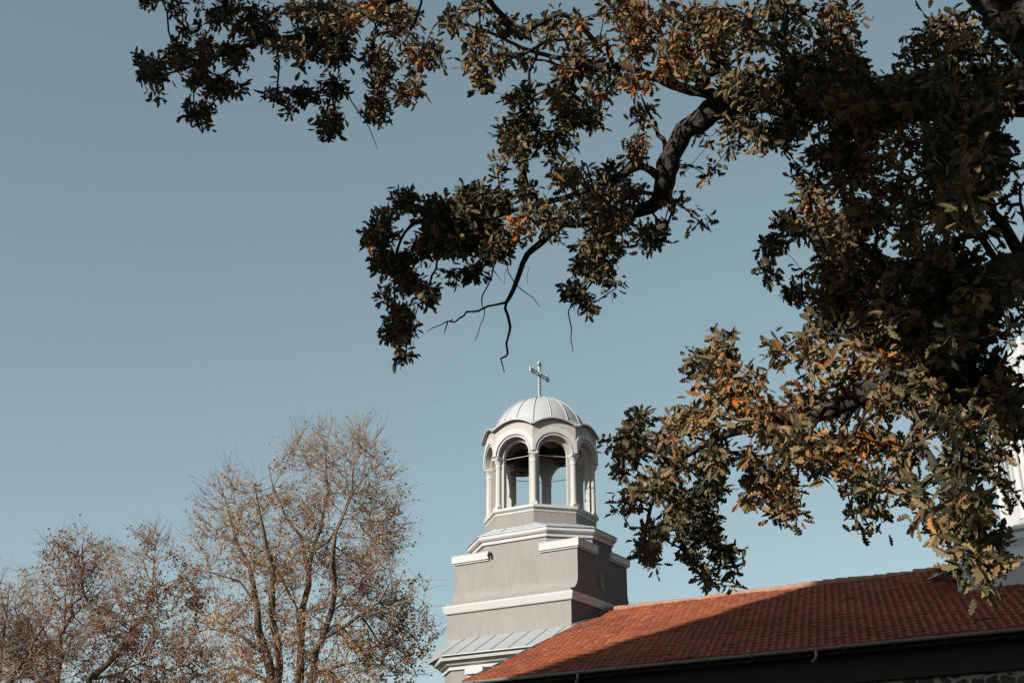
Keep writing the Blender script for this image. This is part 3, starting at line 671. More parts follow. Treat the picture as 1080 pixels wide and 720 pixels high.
# ---- distant autumn trees
def far_tree(name, label, group, depth, blobs, limbs_px, n_t, leaf_per, leafL, mtl, bark, rtip, twig_len, seed, bf=.35, tint_mu=.5):
    global rng
    rng = np.random.default_rng(seed)
    limbs = []
    base = None
    for lp in limbs_px:
        pts = np.array([px(x, y, depth + dd) for x, y, dd, r in lp]); rad = [r * .68 for *_, r in lp]
        limbs.append((pts, rad))
    bx, by, bd, br = limbs_px[0][0]
    p0 = px(bx, by, depth + bd); base = np.array([p0[0], p0[1], 0.0])
    limbs.insert(0, ([base, base * .5 + p0 * .5 + (.05, .03, 0), p0], [br * 1.0, br * .8, br * .68]))
    area = np.array([b[2] * b[3] for b in blobs], float); pr = area / area.sum()
    k = rng.choice(len(blobs), n_t, p=pr); B = np.array(blobs, float)[k]
    a = rng.uniform(0, 2*np.pi, n_t); rr = np.sqrt(rng.uniform(0, 1, n_t))
    X = B[:, 0] + B[:, 2] * rr * np.cos(a); Y = B[:, 1] + B[:, 3] * rr * np.sin(a)
    D = depth + rng.normal(0, .55, n_t) * np.maximum(B[:, 2], B[:, 3]) / F * depth
    T = px(X, Y, D); keep = T[:, 2] > 1.5; T = T[keep]; B = B[keep]
    tubes, dirs = grow(limbs, T, bf, twig_len * .6, rtip, .46, .12, wav=.16)
    # fine end twigs
    m = 7; reps = np.repeat(np.arange(len(T)), m)
    dv = norm(dirs[reps] * .9 + rng.normal(0, .42, (len(reps), 3)) + np.array([0, 0, .42])); ln = twig_len * rng.uniform(.4, 1.2, len(reps))
    ends = T[reps] + dv * ln[:, None]
    for i in range(len(reps)):
        mid = T[reps[i]] + dv[i] * ln[i] * .5 + rng.normal(0, .06, 3) * ln[i]
        tubes.append((np.array([T[reps[i]], mid, ends[i]]), np.array([rtip * .75, rtip * .6, rtip * .42])))
    root = empty(name, tuple(base)); tag(root, label, 'tree', group)
    tubes = [(p - base, r) for p, r in tubes]
    build_tubes('trunk', tubes, bark, root, (.12, .03))
    dens = B[:, 4]
    cl_ = .35 + 1.3 * (np.sin(T[:, 0] * 1.9 + seed) * np.sin(T[:, 2] * 1.6 + 1) * np.cos(T[:, 1] * 1.1) > -.08)
    cnt = rng.poisson(leaf_per * 1.7 * dens[reps] * cl_[reps])
    idx = np.repeat(np.arange(len(reps)), cnt); n = len(idx)
    tt = rng.uniform(.1, 1.05, n)[:, None]
    pos = T[reps[idx]] * (1 - tt) + ends[idx] * tt + rng.normal(0, leafL * .6, (n, 3))
    chip_mesh('crown', pos, leafL * rng.uniform(.6, 1.3, n), np.clip(rng.normal(tint_mu, .22, n) + .2 * np.sin(pos[:, 0] * 1.3 + pos[:, 2]), 0, 1), mtl, root, base)
    return root
AG = 'bare autumn trees beside the bell tower'
far_tree('linden_tree', 'tallest half bare autumn tree with golden leaves just left of the tower', AG, 55,
    [(350,472,40,22,.2),(376,472,28,22,.2),(392,528,26,30,.4),(402,568,22,30,.5),(308,482,18,18,.2),(382,503,26,32,.35),(325,508,42,38,.45),(247,522,32,26,.3),(228,562,28,34,.45),(290,560,60,45,.9),(370,560,48,45,.9),(258,620,58,50,.9),(340,630,60,55,1.1),(398,640,38,45,1.5),(428,665,26,34,1.6),(240,690,50,40,1.1),(330,700,80,40,1.7),(400,705,36,28,1.7),(445,632,14,18,.4),(330,770,100,50,1.2)],
    [[(300,800,0,.42),(290,740,0,.36),(280,690,.3,.27),(272,639,.5,.2),(262,599,.8,.15),(252,571,1,.1),(238,530,1.2,.05),(228,500,1.2,.02)],
     [(296,760,0,.3),(292,700,-.6,.24),(287,619,-1,.2),(283,580,-1.2,.13),(275,545,-1.4,.08),(268,510,-1.5,.03)],
     [(304,770,0,.33),(313,715,.4,.27),(319,680,.5,.22),(323,599,.8,.18),(332,580,1,.14),(341,555,1.2,.12),(343,500,1.6,.07),(347,465,1.8,.03),(350,445,1.8,.012)],
     [(323,599,.8,.13),(318,570,.2,.1),(300,545,-.2,.07),(290,515,-.4,.04),(283,490,-.4,.02)],
     [(332,580,1,.1),(345,575,.4,.08),(362,540,0,.06),(385,505,-.2,.035),(405,485,-.2,.015)],
     [(322,740,0,.28),(341,672,-.8,.2),(351,623,-1.2,.17),(353,591,-1.4,.14),(355,560,-1.6,.09),(368,520,-1.8,.05),(378,480,-2,.02)],
     [(341,672,-.8,.15),(357,667,-1.2,.13),(381,649,-1.6,.1),(399,631,-1.8,.07),(413,615,-2,.045),(440,612,-2.2,.02),(474,611,-2.4,.008)],
     [(381,649,-1.6,.08),(413,639,-2,.05),(437,631,-2.3,.03),(474,639,-2.5,.01)],
     [(280,690,.3,.15),(255,672,.6,.1),(225,655,1,.06),(200,640,1.2,.03)],
     [(285,720,.2,.16),(250,705,1,.11),(215,700,1.5,.06),(190,690,1.8,.03)],
     [(272,639,.5,.1),(250,615,0,.07),(222,603,-.3,.04),(198,600,-.5,.015)],
     [(319,680,.5,.12),(310,640,1.4,.08),(296,600,2,.05),(290,575,2.2,.02)]],
    1200, 1.15, .11, M['limeleaf'], M['limebark'], .0115, 1.2, 3, .55, .6)
far_tree('bare_tree', 'slender twisting tree with sparse reddish leaves left of the golden tree', AG, 48,
    [(80,585,34,22,.7),(60,610,34,24,.8),(100,610,24,26,.8),(70,640,44,28,.9),(50,675,36,30,1),(95,665,30,36,.7),(60,720,44,40,1)],
    [[(57,790,0,.2),(58,720,0,.17),(62,690,.1,.15),(67,667,.2,.13),(80,650,.1,.11),(76,640,0,.10),(86,630,.1,.09),(85,612,0,.075),(86,585,0,.05),(88,568,0,.02)],
     [(67,667,.2,.08),(70,640,.4,.06),(73,615,.5,.04),(66,590,.6,.02)],
     [(86,630,.1,.05),(97,620,-.3,.035),(105,600,-.4,.015)],
     [(62,690,.1,.08),(48,665,-.4,.055),(35,640,-.6,.025)],
     [(85,612,0,.05),(60,597,-.3,.03),(42,585,-.5,.012)]],
    480, .62, .095, M['brownleaf'], M['limebark'], .010, .7, 5, .5, .6)
far_tree('bare_tree', 'leaning brown leaved tree between the slender tree and the golden tree', AG, 46,
    [(150,590,40,24,.35),(165,575,20,16,.3),(130,605,26,24,.5),(180,640,36,34,1.8),(150,660,44,34,1.9),(165,700,50,34,1.6),(115,680,30,30,.8),(205,610,20,26,.4),(140,740,70,30,1.4),(200,700,26,30,1)],
    [[(88,780,0,.22),(100,715,0,.18),(112,700,.1,.165),(120,690,.2,.15),(137,664,.4,.12),(150,652,.5,.09),(160,640,.5,.07),(165,620,.5,.05),(163,600,.4,.03),(168,580,.3,.015)],
     [(100,715,0,.1),(125,712,-.5,.09),(148,694,-.8,.07),(158,670,-1,.05),(160,650,-1,.025)],
     [(137,664,.4,.06),(140,640,1,.045),(125,622,1.2,.03),(112,605,1.3,.012)],
     [(165,620,.5,.035),(150,595,.2,.025),(135,578,0,.012)],
     [(148,694,-.8,.05),(175,685,-1.2,.035),(200,672,-1.4,.015)]],
    560, .75, .095, M['brownleaf'], M['limebark'], .010, .7, 6, .5, .55)
far_tree('bare_tree', 'thin bare tree of long straight twigs at the left edge of the photo', AG, 44,
    [(8,640,26,28,.3),(-20,640,30,36,.4),(20,680,32,30,.6),(-15,690,40,36,.6),(35,700,26,26,.8),(10,725,44,24,1)],
    [[(-6,790,0,.2),(-4,740,0,.17),(-2,700,0,.13),(2,670,.2,.08),(6,640,.3,.04),(10,612,.3,.012)],
     [(-4,740,0,.12),(14,712,-.2,.09),(30,690,-.4,.07),(40,672,-.5,.05),(50,655,-.5,.02)],
     [(-2,700,0,.08),(-15,670,.4,.06),(-28,640,.6,.03),(-35,610,.6,.012)],
     [(2,725,0,.09),(24,712,.4,.07),(40,690,.7,.045),(52,675,.8,.02)]],
    380, .4, .09, M['brownleaf'], M['limebark'], .010, .9, 8, .5, .5)

# ---- unseen dark spruces added behind and right of the camera to block sky light
rng = np.random.default_rng(77)
def spruce_mesh():
    n = 4200; h = 1 - rng.uniform(0, 1, n) ** .62; zz = 1.2 + h * 16.3
    rmax = 3.6 * (1 - h) ** .8 + .12; a = rng.uniform(0, 2 * np.pi, n); rr = rmax * np.sqrt(rng.uniform(.15, 1, n))
    rr *= .82 + .18 * np.sin(zz * 5.2)
    P = np.stack([rr * np.cos(a), rr * np.sin(a), zz - rr * .28], -1)
    return P, rng.uniform(.45, .95, n)
M['needle'] = leaf_mat('spruce_needles', [(0, (.012, .020, .010)), (1, (.028, .04, .018))], .03, .8)
sp_root = empty('sky_blocking_spruce', (0, 0, 0)); P0, L0 = spruce_mesh()
q = MB(); q.tube([(0, 0, 0), (.03, 0, 6), (0, .03, 12), (0, 0, 17.2)], [.32, .24, .13, .03], 9); sp_t = q.build('trunk', M['limebark'], sp_root)
sp_c = chip_mesh('crown', P0, L0, rng.uniform(0, 1, len(P0)), M['needle'], sp_root, np.zeros(3))
spots = []
for i in range(19):
    aa = R(52 + i * 8.2); spots.append((14 + 34 * math.sin(aa), 14 + 34 * math.cos(aa)))
spots += [(-9, -26), (-4, -30), (3, -27)]
first = True
for i, (sx, sy) in enumerate(spots):
    if first: o = sp_root; first = False
    else:
        o = sp_root.copy(); COL.objects.link(o)
        for ch in (sp_t, sp_c):
            c = ch.copy(); COL.objects.link(c); c.parent = o
    o.location = (sx, sy, 0); k_ = rng.uniform(.85, 1.15); o.scale = (k_, k_, k_ * rng.uniform(.92, 1.1)); o.rotation_euler = (0, 0, rng.uniform(0, 6.28))
    tag(o, 'unseen tall dark green spruce added to block low sky light', 'tree', 'unseen spruces added to block sky light')

# ---- the great oak whose boughs hang into the picture
rng = np.random.default_rng(21)
CTRL = np.array([(150,50,12.5),(400,70,12),(600,100,11.4),(430,260,11.4),(600,260,11),(740,120,10.4),(850,100,9.5),(1000,100,7.6),(1000,220,7.1),(860,270,8.6),(950,330,7.5),(740,440,8.6),(660,470,9.6),(720,580,9.4),(880,480,7.8),(1000,520,6.5),(1040,600,6.0),(1070,300,7.0)])
def dep(x, y):
    x = np.asarray(x, float); y = np.asarray(y, float)
    w_ = 1 / (((x[..., None] - CTRL[:, 0]) ** 2 + (y[..., None] - CTRL[:, 1]) ** 2) + 900) ** 1.2
    return (w_ * CTRL[:, 2]).sum(-1) / w_.sum(-1)
OAK = [l for l in '''
155 0 12 6 0|188 7 9 9 0|176 0 8 3 0|208 0 6 3 0|195 31 11 10 .05|160 74 17 18 0|150 64 8 9 0|167 104 7 7 0|188 58 17 16 .05|217 50 13 22 .95|214 68 9 9 1|247 58 18 16 0|205 85 14 10 0|232 92 17 14 0|253 94 9 8 0|207 119 18 12 0|213 130 7 6 0|225 20 10 12 .5|240 10 12 14 .7|250 28 10 10 .7|275 15 24 18 .2|275 38 20 10 .05|298 48 14 8 .5|295 66 5 7 0|318 45 14 24 .75|318 72 7 6 .2|288 99 12 8 0|305 115 9 8 0|322 100 16 12 0|338 125 5 10 0
355 20 28 22 .35|352 50 24 22 .15|350 92 17 18 .25|348 132 14 18 0|397 115 15 20 0|400 70 22 26 .8|420 25 30 22 .45|390 8 16 10 .6|440 58 18 20 .6|462 55 9 16 .05|432 95 16 17 .75|475 22 13 10 .1|500 8 16 10 .5|503 38 13 14 .85|498 65 14 16 .95|508 88 14 13 .5|530 30 14 14 .3|528 62 12 16 .4|536 105 9 14 0|530 140 11 16 .1|310 10 20 14 .2|335 5 20 10 .3
558 30 11 12 .5|582 25 12 16 .5|575 42 8 10 .3|608 32 10 16 .7|610 55 14 14 .7|632 48 10 8 .4|598 75 14 18 .7|630 75 20 18 .4|630 100 18 14 .3|555 100 18 14 .25|590 100 18 16 .1|600 125 18 16 .05|555 128 20 14 .1|540 148 15 14 .1|628 125 16 14 .1|640 10 10 12 .1|668 20 24 20 .85|672 50 22 18 .85|668 85 24 14 .55|675 120 18 14 .3|552 58 9 10 .3|655 5 16 8 .5
545 152 22 14 .1|550 168 12 8 .1|585 150 26 16 .25|525 175 5 12 .7|600 185 24 20 .2|500 215 24 22 0|510 240 20 20 0|555 200 13 9 0|565 222 18 14 1|545 240 16 16 1|535 258 12 12 .9|578 232 14 14 .7|625 210 20 16 .1|600 225 16 14 .2|590 250 8 6 .2|640 185 14 16 .1|672 155 14 20 .4|665 200 18 16 .25|635 245 22 18 .15|655 235 14 14 .4|680 250 13 12 .2|625 280 24 14 0|605 305 12 16 0|645 298 10 14 0|622 322 12 7 0|520 262 16 14 .05|620 262 14 10 .05|648 262 12 9 .05
428 210 14 14 0|402 248 16 16 0|388 252 6 5 0|408 225 10 10 0|460 225 22 20 0|470 250 24 20 0|448 262 16 14 0|500 205 14 12 0|505 235 24 22 0|490 260 18 12 0|405 275 14 16 0|425 280 16 16 0|407 312 10 10 0|432 300 14 14 0|452 310 12 14 0|425 330 14 12 0|415 350 12 14 0|428 350 12 10 0|428 373 8 11 0|478 290 8 8 0|500 288 12 9 0|530 210 12 14 0
747 152 9 11 0 .6|725 177 8 6 0 .7|748 183 8 13 0 .7|770 158 12 9 0 .7|772 130 14 12 .6|800 140 12 22 .75|825 145 14 16 .05|733 222 13 4 0 .6|738 238 8 7 0 .7|751 224 6 5 0 .7|710 212 10 8 .05|690 250 14 10 .15|842 180 10 9 .05|852 205 10 12 .85|700 240 9 8 0
815 260 14 14 0|806 280 8 12 0|830 235 14 14 0|815 292 12 6 0|840 310 16 12 0|870 165 18 16 .05|860 195 12 10 .05|890 195 18 16 .05|865 230 18 14 0|890 250 20 20 .1|845 245 10 8 0|850 290 10 8 .2|885 285 20 14 .1
820 30 40 36 .45|880 30 32 32 .45|860 80 46 30 .1|760 30 36 30 .55|720 25 40 26 .9|730 65 40 24 .85|782 85 30 22 .4|1000 40 40 42 .4|962 55 14 20 .3|1055 55 26 56 .2|920 112 60 26 .03|1000 110 60 36 .3|960 160 46 28 .25|1020 165 46 46 .1|930 208 36 34 .3|980 240 44 40 .3|900 280 36 28 .15|950 300 46 30 .08|880 320 30 26 .08|930 340 40 20 .08|1010 215 30 30 .05|1075 195 10 18 .3|1030 250 18 30 .1 .6|1060 230 16 12 .05 .6|1055 275 18 14 .1 .6|1072 225 8 12 .05 .7|1000 290 40 34 .05|975 270 30 26 .2
760 347 6 9 .7 .45|776 352 5 6 .7 .45|762 370 20 20 .8|745 385 14 16 .6|730 388 9 20 0|815 355 6 4 .7 .4|818 375 10 10 .7|765 410 28 20 .9|790 400 18 16 .8|675 440 14 14 0|665 455 14 12 0|640 465 9 7 0 .8|670 475 20 16 0|655 490 10 14 0|720 445 24 20 .95|745 440 22 20 .9|700 465 14 20 .95|710 485 22 20 .95|755 485 18 20 .05|800 440 28 22 .8|830 460 28 24 .75|800 485 24 16 .5
695 510 20 20 .9|715 525 22 16 .75|665 525 13 12 0|750 515 20 20 .05|745 545 18 15 0|720 545 20 14 .15|647 540 4 4 0 .5|656 545 5 5 0 .5|690 560 16 14 0|680 580 14 14 0|690 592 10 8 0|725 582 12 9 0|720 565 8 12 0|742 565 13 16 0|765 580 15 12 0|773 595 9 14 0|745 605 12 13 0|770 617 11 10 0|795 510 16 20 .8|790 530 10 8 .8|820 505 24 24 .6|830 530 20 16 .5|815 548 11 6 .7|838 545 10 10 .05
845 470 28 26 .75|865 490 13 14 .1|890 475 28 26 .8|920 460 30 24 .75|895 505 14 20 .6|920 505 18 20 .5|915 535 15 16 .35|905 560 10 7 .1 .8|930 550 10 12 .1|955 480 20 24 .5|965 515 16 20 .4|985 540 16 18 .4|980 550 13 12 .8|1010 490 26 26 .35|1040 480 26 24 .45|1020 530 24 22 .1|1000 560 16 15 .7|1030 565 22 20 .1|1048 570 14 20 0|1020 585 16 12 .8|1045 595 14 13 .5|1010 590 5 9 .7|1035 605 11 11 .85|1042 617 12 6 .9|1070 462 13 22 .4 .8|1073 525 8 7 .1
870 350 22 18 .2|910 370 28 20 .65|900 400 28 18 .6|860 385 20 22 .5|850 360 12 20 .3|950 350 40 26 .05|960 400 32 24 .1|930 425 30 14 .65|880 430 30 16 .8|850 420 24 20 .7|1000 370 40 30 .03|1010 410 38 28 .12|1048 390 16 28 .03|1060 432 18 20 .1|990 440 32 20 .55|1030 450 30 20 .4|1062 330 14 10 .2 .7|1030 340 26 24 .03|800 98 30 16 .05|850 112 34 18 .05|835 135 24 14 .1|900 135 34 18 .1|880 95 34 18 .03|970 95 40 20 .05|1040 105 34 24 .1|785 128 16 12 .6|1066 425 14 26 .05|1068 398 12 12 .05 .8|1061 350 9 14 .1 .7|1045 318 22 16 .05|1068 300 14 16 .05|1010 350 26 20 .03|965 388 26 16 .05|1072 330 8 10 .05 .6|1073 372 7 8 .1 .6|1073 412 9 16 .05|1074 450 8 14 .1|1060 385 10 14 .05|1058 512 10 14 .1|1068 388 10 10 .05|895 98 30 22 .03|945 100 30 16 .03|985 95 30 22 .05|905 70 14 20 .1|640 215 20 14 .1|900 165 28 18 .05|905 230 24 22 .1|870 260 14 12 .05|1000 330 40 26 .02|1010 350 34 26 .02|965 365 30 22 .05'''.replace('\n', '|').split('|') if l.strip()]
OAK = np.array([[float(v) for v in l.split()] + ([1.0] if len(l.split()) == 5 else []) for l in OAK])
tp, tl, tb, tsz = [], [], [], []
for bi_, (x, y, rx, ry, lit, dn) in enumerate(OAK):
    d0 = float(dep(x, y)); l = .082 * F / d0
    area = math.pi * rx * ry
    n = max(1, int(round(1.7 * dn * area / l ** 2 + rng.uniform(0, .6))))
    if lit < .06 and x < 560 and y > 180: n = int(n * 1.35) + 1
    if lit > .33: n = int(n * 1.3) + (dn == 1)
    if x > 1010 and 190 < y < 300: n = max(1, int(n * .55))
    elif lit < .16 and rx >= 12 and dn == 1: n = int(n * (3.0 if rx >= 24 else 2.0))
    a = rng.uniform(0, 2*np.pi, n); rr = np.sqrt(rng.uniform(0, 1, n))
    sh = .45 * l
    X = x + max(rx - sh, rx * .35) * rr * np.cos(a); Y = y + max(ry - sh, ry * .35) * rr * np.sin(a)
    dd = d0 + rng.normal(0, .35) - .35 * lit + .25 * (lit < .05) + rng.normal(0, .30 + .5 * rx / F * d0, n)
    tp.append(px(X, Y, dd)); tl.append((rng.uniform(0, 1, n) < lit) & (lit > .33)); tb.append(np.full(n, bi_)); tsz.append(np.full(n, 1.0))
tp = np.concatenate(tp); tl = np.concatenate(tl); tb = np.concatenate(tb)
# unseen part of the same crown, added sunward of dark clusters to shade them
dark = np.where(OAK[tb, 4] < .5)[0]
dk = dark[~tl[dark]]; src = np.concatenate([dk, dk, dk])
LB = [(1000,100,8.8),(960,101,9),(930,102,9.2),(890,103,9.5),(850,104,9.8),(820,105,10),(745,125,10.4),(722,142,10.4),(712,155,10.4),(707,165,10.4),(703,180,10.4),(700,192,10.4),(690,215,10.5),(672,222,10.6),(655,229,10.8),(1080,285,7),(1060,299,7),(1042,312,7),(1020,330,7),(1005,344,7.1),(980,365,7.1),(960,386,7.2),(930,404,7.4),(905,420,7.6),(870,432,7.8),(965,440,7),(985,490,6.8)]
LB = np.array([px(*q_) for q_ in LB]); LB = np.repeat(LB, 7, 0) + rng.normal(0, .07, (len(LB) * 7, 3)); n0 = len(tp)
tps = np.concatenate([tp, LB]); src = np.concatenate([src, n0 + np.arange(len(LB))])
t0 = np.full(len(src), 2.6); ok = np.zeros(len(src), bool); op = np.zeros((len(src), 3))
for it in range(60):
    P = tps[src] + SUN * t0[:, None]; X, Y, Zf = to_px(P)
    out = (Y < -55) | (X < -60) | (Zf < .2) | (X > 1150)
    new = out & ~ok; op[new] = P[new]; ok |= out; t0[~ok] += .2
op += SUN * rng.uniform(0, 1.6, len(op))[:, None] + rng.normal(0, .10, op.shape)
lp = tp[tl]
dist = np.full(len(op), 9.0); wide = np.where(OAK[tb[tl], 4] > .68, .11, 0.0)
for i in range(len(op)):
    r_ = op[i] - lp; al = r_ @ SUN
    dist[i] = np.min(np.linalg.norm(r_ - al[:, None] * SUN, axis=1) - wide)
X, Y, Zf = to_px(op)
op = op[(dist > .125) & ok & ((Y < -40) | (X < -45) | (Zf < .2)) & (op[:, 2] > 3.2)]
print('oak tufts', len(tp), 'overhead', len(op), 'lit', tl.sum())
base_oak = np.array([5.4, 7.6, 0.0])
P_ = lambda x, y, d: tuple(px(x, y, d))
limbs = [
 ([(5.4,7.6,0),(5.38,7.6,.6),(5.35,7.6,1.6),(5.2,7.5,3.2),(4.95,7.4,4.4),(4.5,7.25,5.5),(3.75,7.05,6.6),(3.3,6.95,7.2),(2.2,6.9,8.7),(.9,6.7,9.9),(-1.2,6.2,10.8),(-3.5,5.6,11.2),(-5.5,5.0,11.2)],
  [.52,.42,.38,.34,.30,.26,.23,.22,.18,.15,.11,.07,.03]),
 ([(5.0,7.45,4.2),(4.4,7.1,4.6),(3.6,6.6,4.75),P_(1080,285,7),P_(1042,312,7),P_(1005,344,7.1),P_(960,386,7.2),P_(905,420,7.6),P_(845,442,8),P_(790,455,8.4),P_(745,470,8.7),P_(700,500,9.1),P_(680,560,9.3)],
  [.2,.16,.13,.122,.112,.10,.085,.06,.045,.035,.026,.018,.010]),
 ([(3.85,7.1,6.45),P_(1000,100,8.8),P_(930,102,9.2),P_(850,104,9.8),P_(795,106,10.2),P_(768,112,10.35),P_(745,125,10.4),P_(722,142,10.4),P_(707,165,10.4),P_(700,192,10.4),P_(690,215,10.5),P_(655,229,10.8),P_(615,236,10.9),P_(590,238,11),P_(576,252,11),P_(557,268,11),P_(549,286,11),P_(542,305,11),P_(534,319,11)],
  [.18,.155,.145,.13,.115,.105,.092,.082,.076,.072,.066,.05,.042,.036,.03,.024,.022,.02,.016]),
 ([P_(850,104,9.8),P_(790,104,10),P_(727,94,10.3),P_(690,82,10.5),P_(658,69,10.8),P_(630,70,11),P_(600,65,11.2),P_(573,59,11.4),P_(551,51,11.6),P_(520,36,11.8),P_(472,22,12),P_(457,29,12.1)],
  [.07,.055,.044,.038,.03,.027,.024,.02,.017,.015,.012,.008]),
 ([(.9,6.7,9.9),P_(640,-80,10.6),P_(520,-50,11.2),P_(403,5,11.8),P_(372,22,11.9),P_(330,40,12),P_(280,42,12.2),P_(235,55,12.4),P_(195,72,12.5),P_(165,80,12.5)],
  [.10,.08,.07,.06,.05,.035,.026,.018,.012,.008]),
 ([P_(700,192,10.4),P_(680,178,10.5),P_(655,186,10.7),P_(620,200,10.9),P_(560,215,11.2),P_(500,230,11.4),P_(445,235,11.5),P_(420,262,11.6),P_(415,310,11.6),P_(425,350,11.6)],
  [.04,.033,.03,.026,.022,.02,.016,.012,.009,.005]),
 ([P_(692,205,10.4),P_(700,160,10.6),P_(694,143,10.7),P_(688,122,10.8),P_(676,100,10.9)],[.03,.026,.02,.014,.008]),
 ([P_(655,229,10.8),P_(640,262,10.9),P_(625,290,11),P_(606,322,11),P_(603,345,11),P_(602,360,11),P_(604.6,371,11)],[.018,.014,.01,.007,.005,.004,.003]),
 # bare dead twigs below the bough
 ([P_(534,319,11),P_(535,345,11),P_(535.8,375,11),P_(529,379,11),P_(526.7,382,11),P_(532,392.3,11)],[.014,.012,.009,.008,.006,.004]),
 ([P_(534,319,11),P_(514,325,10.9),P_(496,329.7,10.9),P_(477.8,337,10.8),P_(450,349.6,10.7)],[.012,.010,.009,.007,.003]),
 ([P_(478,337,10.8),P_(471,342,10.8),P_(468.6,351,10.8)],[.006,.008,.004]),
 ([P_(545,262,11),P_(524,272,11),P_(519,284,10.9),P_(511,314,10.9),P_(510,330,10.9),P_(500.7,360,10.9)],[.008,.008,.008,.007,.005,.003]),
 ([P_(520,268,11),P_(532,283,11),P_(551,303.7,11),P_(560,313,11),P_(569.4,323.6,11)],[.006,.006,.005,.004,.003]),
 ([P_(552,270,11),P_(556,285,11),P_(557,300,11)],[.005,.003,.002]),
 ([P_(519,270,11),P_(522,290,11),P_(529,297,11),P_(533,284,11)],[.005,.005,.004,.003]),
 ([P_(365,90,12),P_(372,108,12),P_(385,128,12),P_(393,138,12),P_(398,157,12)],[.008,.007,.006,.005,.003]),
 ([P_(470,262,11.5),P_(452,298,11.5),P_(445,320,11.5),P_(434,345,11.5)],[.013,.010,.006,.003]),
 ([P_(760,468,8.4),P_(752,482,8.3),P_(747,495,8.3)],[.016,.012,.008]),
 ([P_(690,530,9.3),P_(672,540,9.3),P_(660,548,9.3),P_(640,470,9.6)][:3],[.009,.006,.003]),
 ([P_(960,386,7.2),P_(960,430,7),P_(980,480,6.8),P_(1010,530,6.5),P_(1030,575,6.2),P_(1038,605,6.1)],[.04,.03,.024,.018,.012,.006]),
 ([P_(905,420,7.6),P_(890,460,7.7),P_(905,510,7.7),P_(915,540,7.7)],[.024,.018,.012,.006]),
 ([P_(845,442,8),P_(835,480,8.1),P_(820,515,8.2)],[.02,.014,.006]),
 ([P_(790,455,8.4),P_(775,420,8.5),P_(766,385,8.6),P_(760,350,8.6)],[.02,.014,.009,.004]),
 ([P_(960,386,7.2),P_(920,370,7.6),P_(885,330,8),P_(870,280,8.4),P_(845,240,8.6)],[.03,.024,.02,.014,.007]),
 ([P_(872,285,8.4),P_(858,250,8.8),P_(835,238,9.1),P_(816,250,9.2),P_(806,275,9.2)],[.016,.013,.010,.007,.004]),
 ([P_(858,250,8.8),P_(858,215,9.1),P_(848,190,9.3)],[.012,.008,.004]),
 ([P_(1080,285,7),P_(1060,240,7.2),P_(1030,190,7.4),P_(1000,150,7.6)],[.04,.03,.022,.012]),
 ([P_(1075,265,7),P_(1080,213,7.1),P_(1050,214,7.2),P_(1040,222,7.2)],[.014,.012,.010,.005]),
 ([(-1.2,6.2,10.8),(-2.5,4.6,11.0),(-4.2,3.2,10.6),(-6,2.2,9.6)],[.09,.07,.05,.02]),
 ([(2.2,6.9,8.7),(1.2,5.2,9.4),(-.2,3.8,9.6),(-2.2,2.6,9.2),(-4,1.6,8.4)],[.11,.09,.07,.05,.02]),
 ([(.9,6.7,9.9),(-.6,7.6,10.8),(-2.4,8.6,11.8),(-4.4,9.2,12.4)],[.09,.075,.055,.025]),
 ([(5.0,7.45,4.4),(5.6,8.6,6),(6.4,9.6,8),(7.2,10.4,10)],[.22,.17,.12,.05]),
 ([(5.1,7.4,4.2),(6.2,6.6,5.6),(7.4,6.0,7.2),(8.4,5.6,8.4)],[.2,.15,.1,.04]),
]
ex = []                                                        # a few tufts on the trunk's far side, outside the frame
for c_ in ((6.4,9.6,8.2),(7.2,10.6,10),(7.6,6,7.6),(8.4,5.6,8.6),(6,8.2,9.6),(4,7,10.6)):
    ex.append(np.array(c_) + rng.normal(0, .9, (60, 3)))
for _ in range(60):                                            # boughs going on to the right of the picture
    c_ = px(rng.uniform(1180, 1750), rng.uniform(-150, 420), rng.uniform(5.5, 10)); ex.append(c_ + rng.normal(0, .28, (13, 3)))
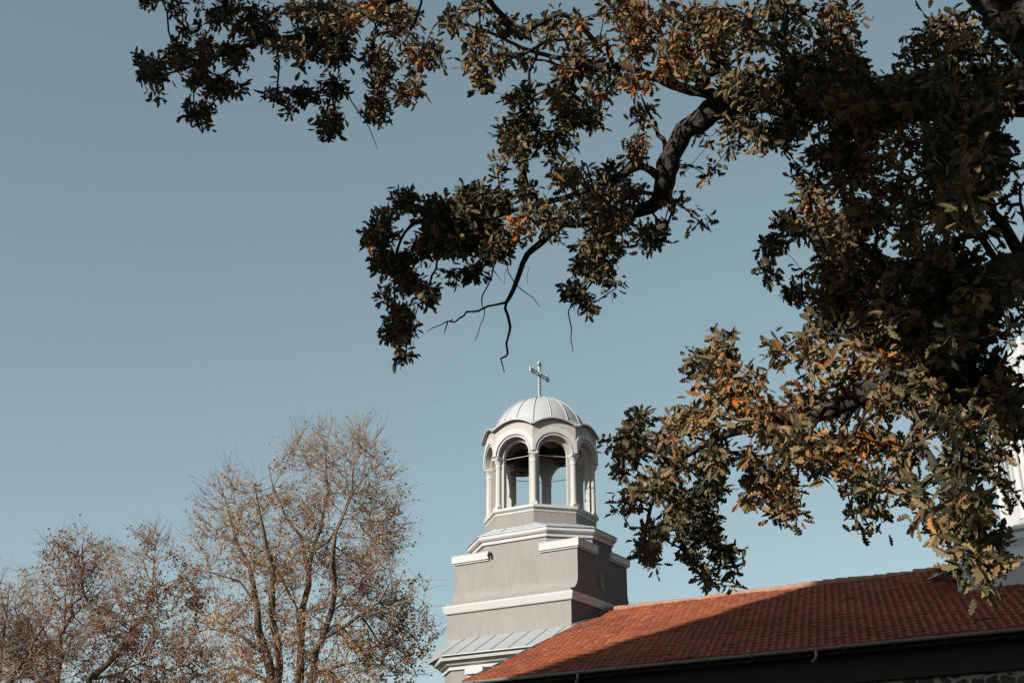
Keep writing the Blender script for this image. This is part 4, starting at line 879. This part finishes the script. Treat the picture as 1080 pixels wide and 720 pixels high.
ex = np.concatenate(ex); X, Y, Zf = to_px(ex); ex = ex[(X > 1130) | (Y < -60)]
allt = np.concatenate([tp, op, ex])
tubes, dirs = grow(limbs, allt, .25, .14, .0032, .42, .12, wav=.03, lstep=.06)
oak = empty('oak_tree', tuple(base_oak)); tag(oak, 'old oak in the foreground with dark boughs and brown autumn leaves hanging over the church', 'tree')
build_tubes('trunk', [(p - base_oak, r) for p, r in tubes], M['bark'], oak, (.035, .008))
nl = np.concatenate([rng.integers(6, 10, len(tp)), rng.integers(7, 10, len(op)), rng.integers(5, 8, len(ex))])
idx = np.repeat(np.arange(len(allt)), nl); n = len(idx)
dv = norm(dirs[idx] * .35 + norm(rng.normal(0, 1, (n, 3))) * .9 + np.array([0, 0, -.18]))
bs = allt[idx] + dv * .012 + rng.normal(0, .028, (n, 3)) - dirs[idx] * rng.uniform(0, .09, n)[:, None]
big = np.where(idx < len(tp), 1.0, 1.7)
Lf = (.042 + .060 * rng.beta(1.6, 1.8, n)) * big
clus = .44 + .22 * np.sin(allt[:, 0] * 2.3 + 1.7 * allt[:, 2]) * np.cos(allt[:, 1] * 1.9 + allt[:, 2] * 2.1) + rng.normal(0, .10, len(allt))
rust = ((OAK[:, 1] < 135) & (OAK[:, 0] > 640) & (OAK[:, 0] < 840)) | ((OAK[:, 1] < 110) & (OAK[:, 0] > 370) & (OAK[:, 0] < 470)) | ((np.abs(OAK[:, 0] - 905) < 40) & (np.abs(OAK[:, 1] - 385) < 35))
lit_and_rust = np.concatenate([OAK[tb, 4] * .26 - .10 + .06 * rust[tb], np.full(len(allt) - len(tp), -.05)])    # sunlit clusters painted golder, shaded ones darker green; rust patches are leaf colour
ti = np.clip(clus[idx] + lit_and_rust[idx] + rng.normal(0, .15, n), 0, 1)
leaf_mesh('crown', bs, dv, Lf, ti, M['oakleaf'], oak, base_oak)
print('oak leaves', n)
print('BLOCK', ab.location, Hh, [tuple(ab.matrix_basis @ Vector((x, 0, 0))) for x in (x0, x1)])
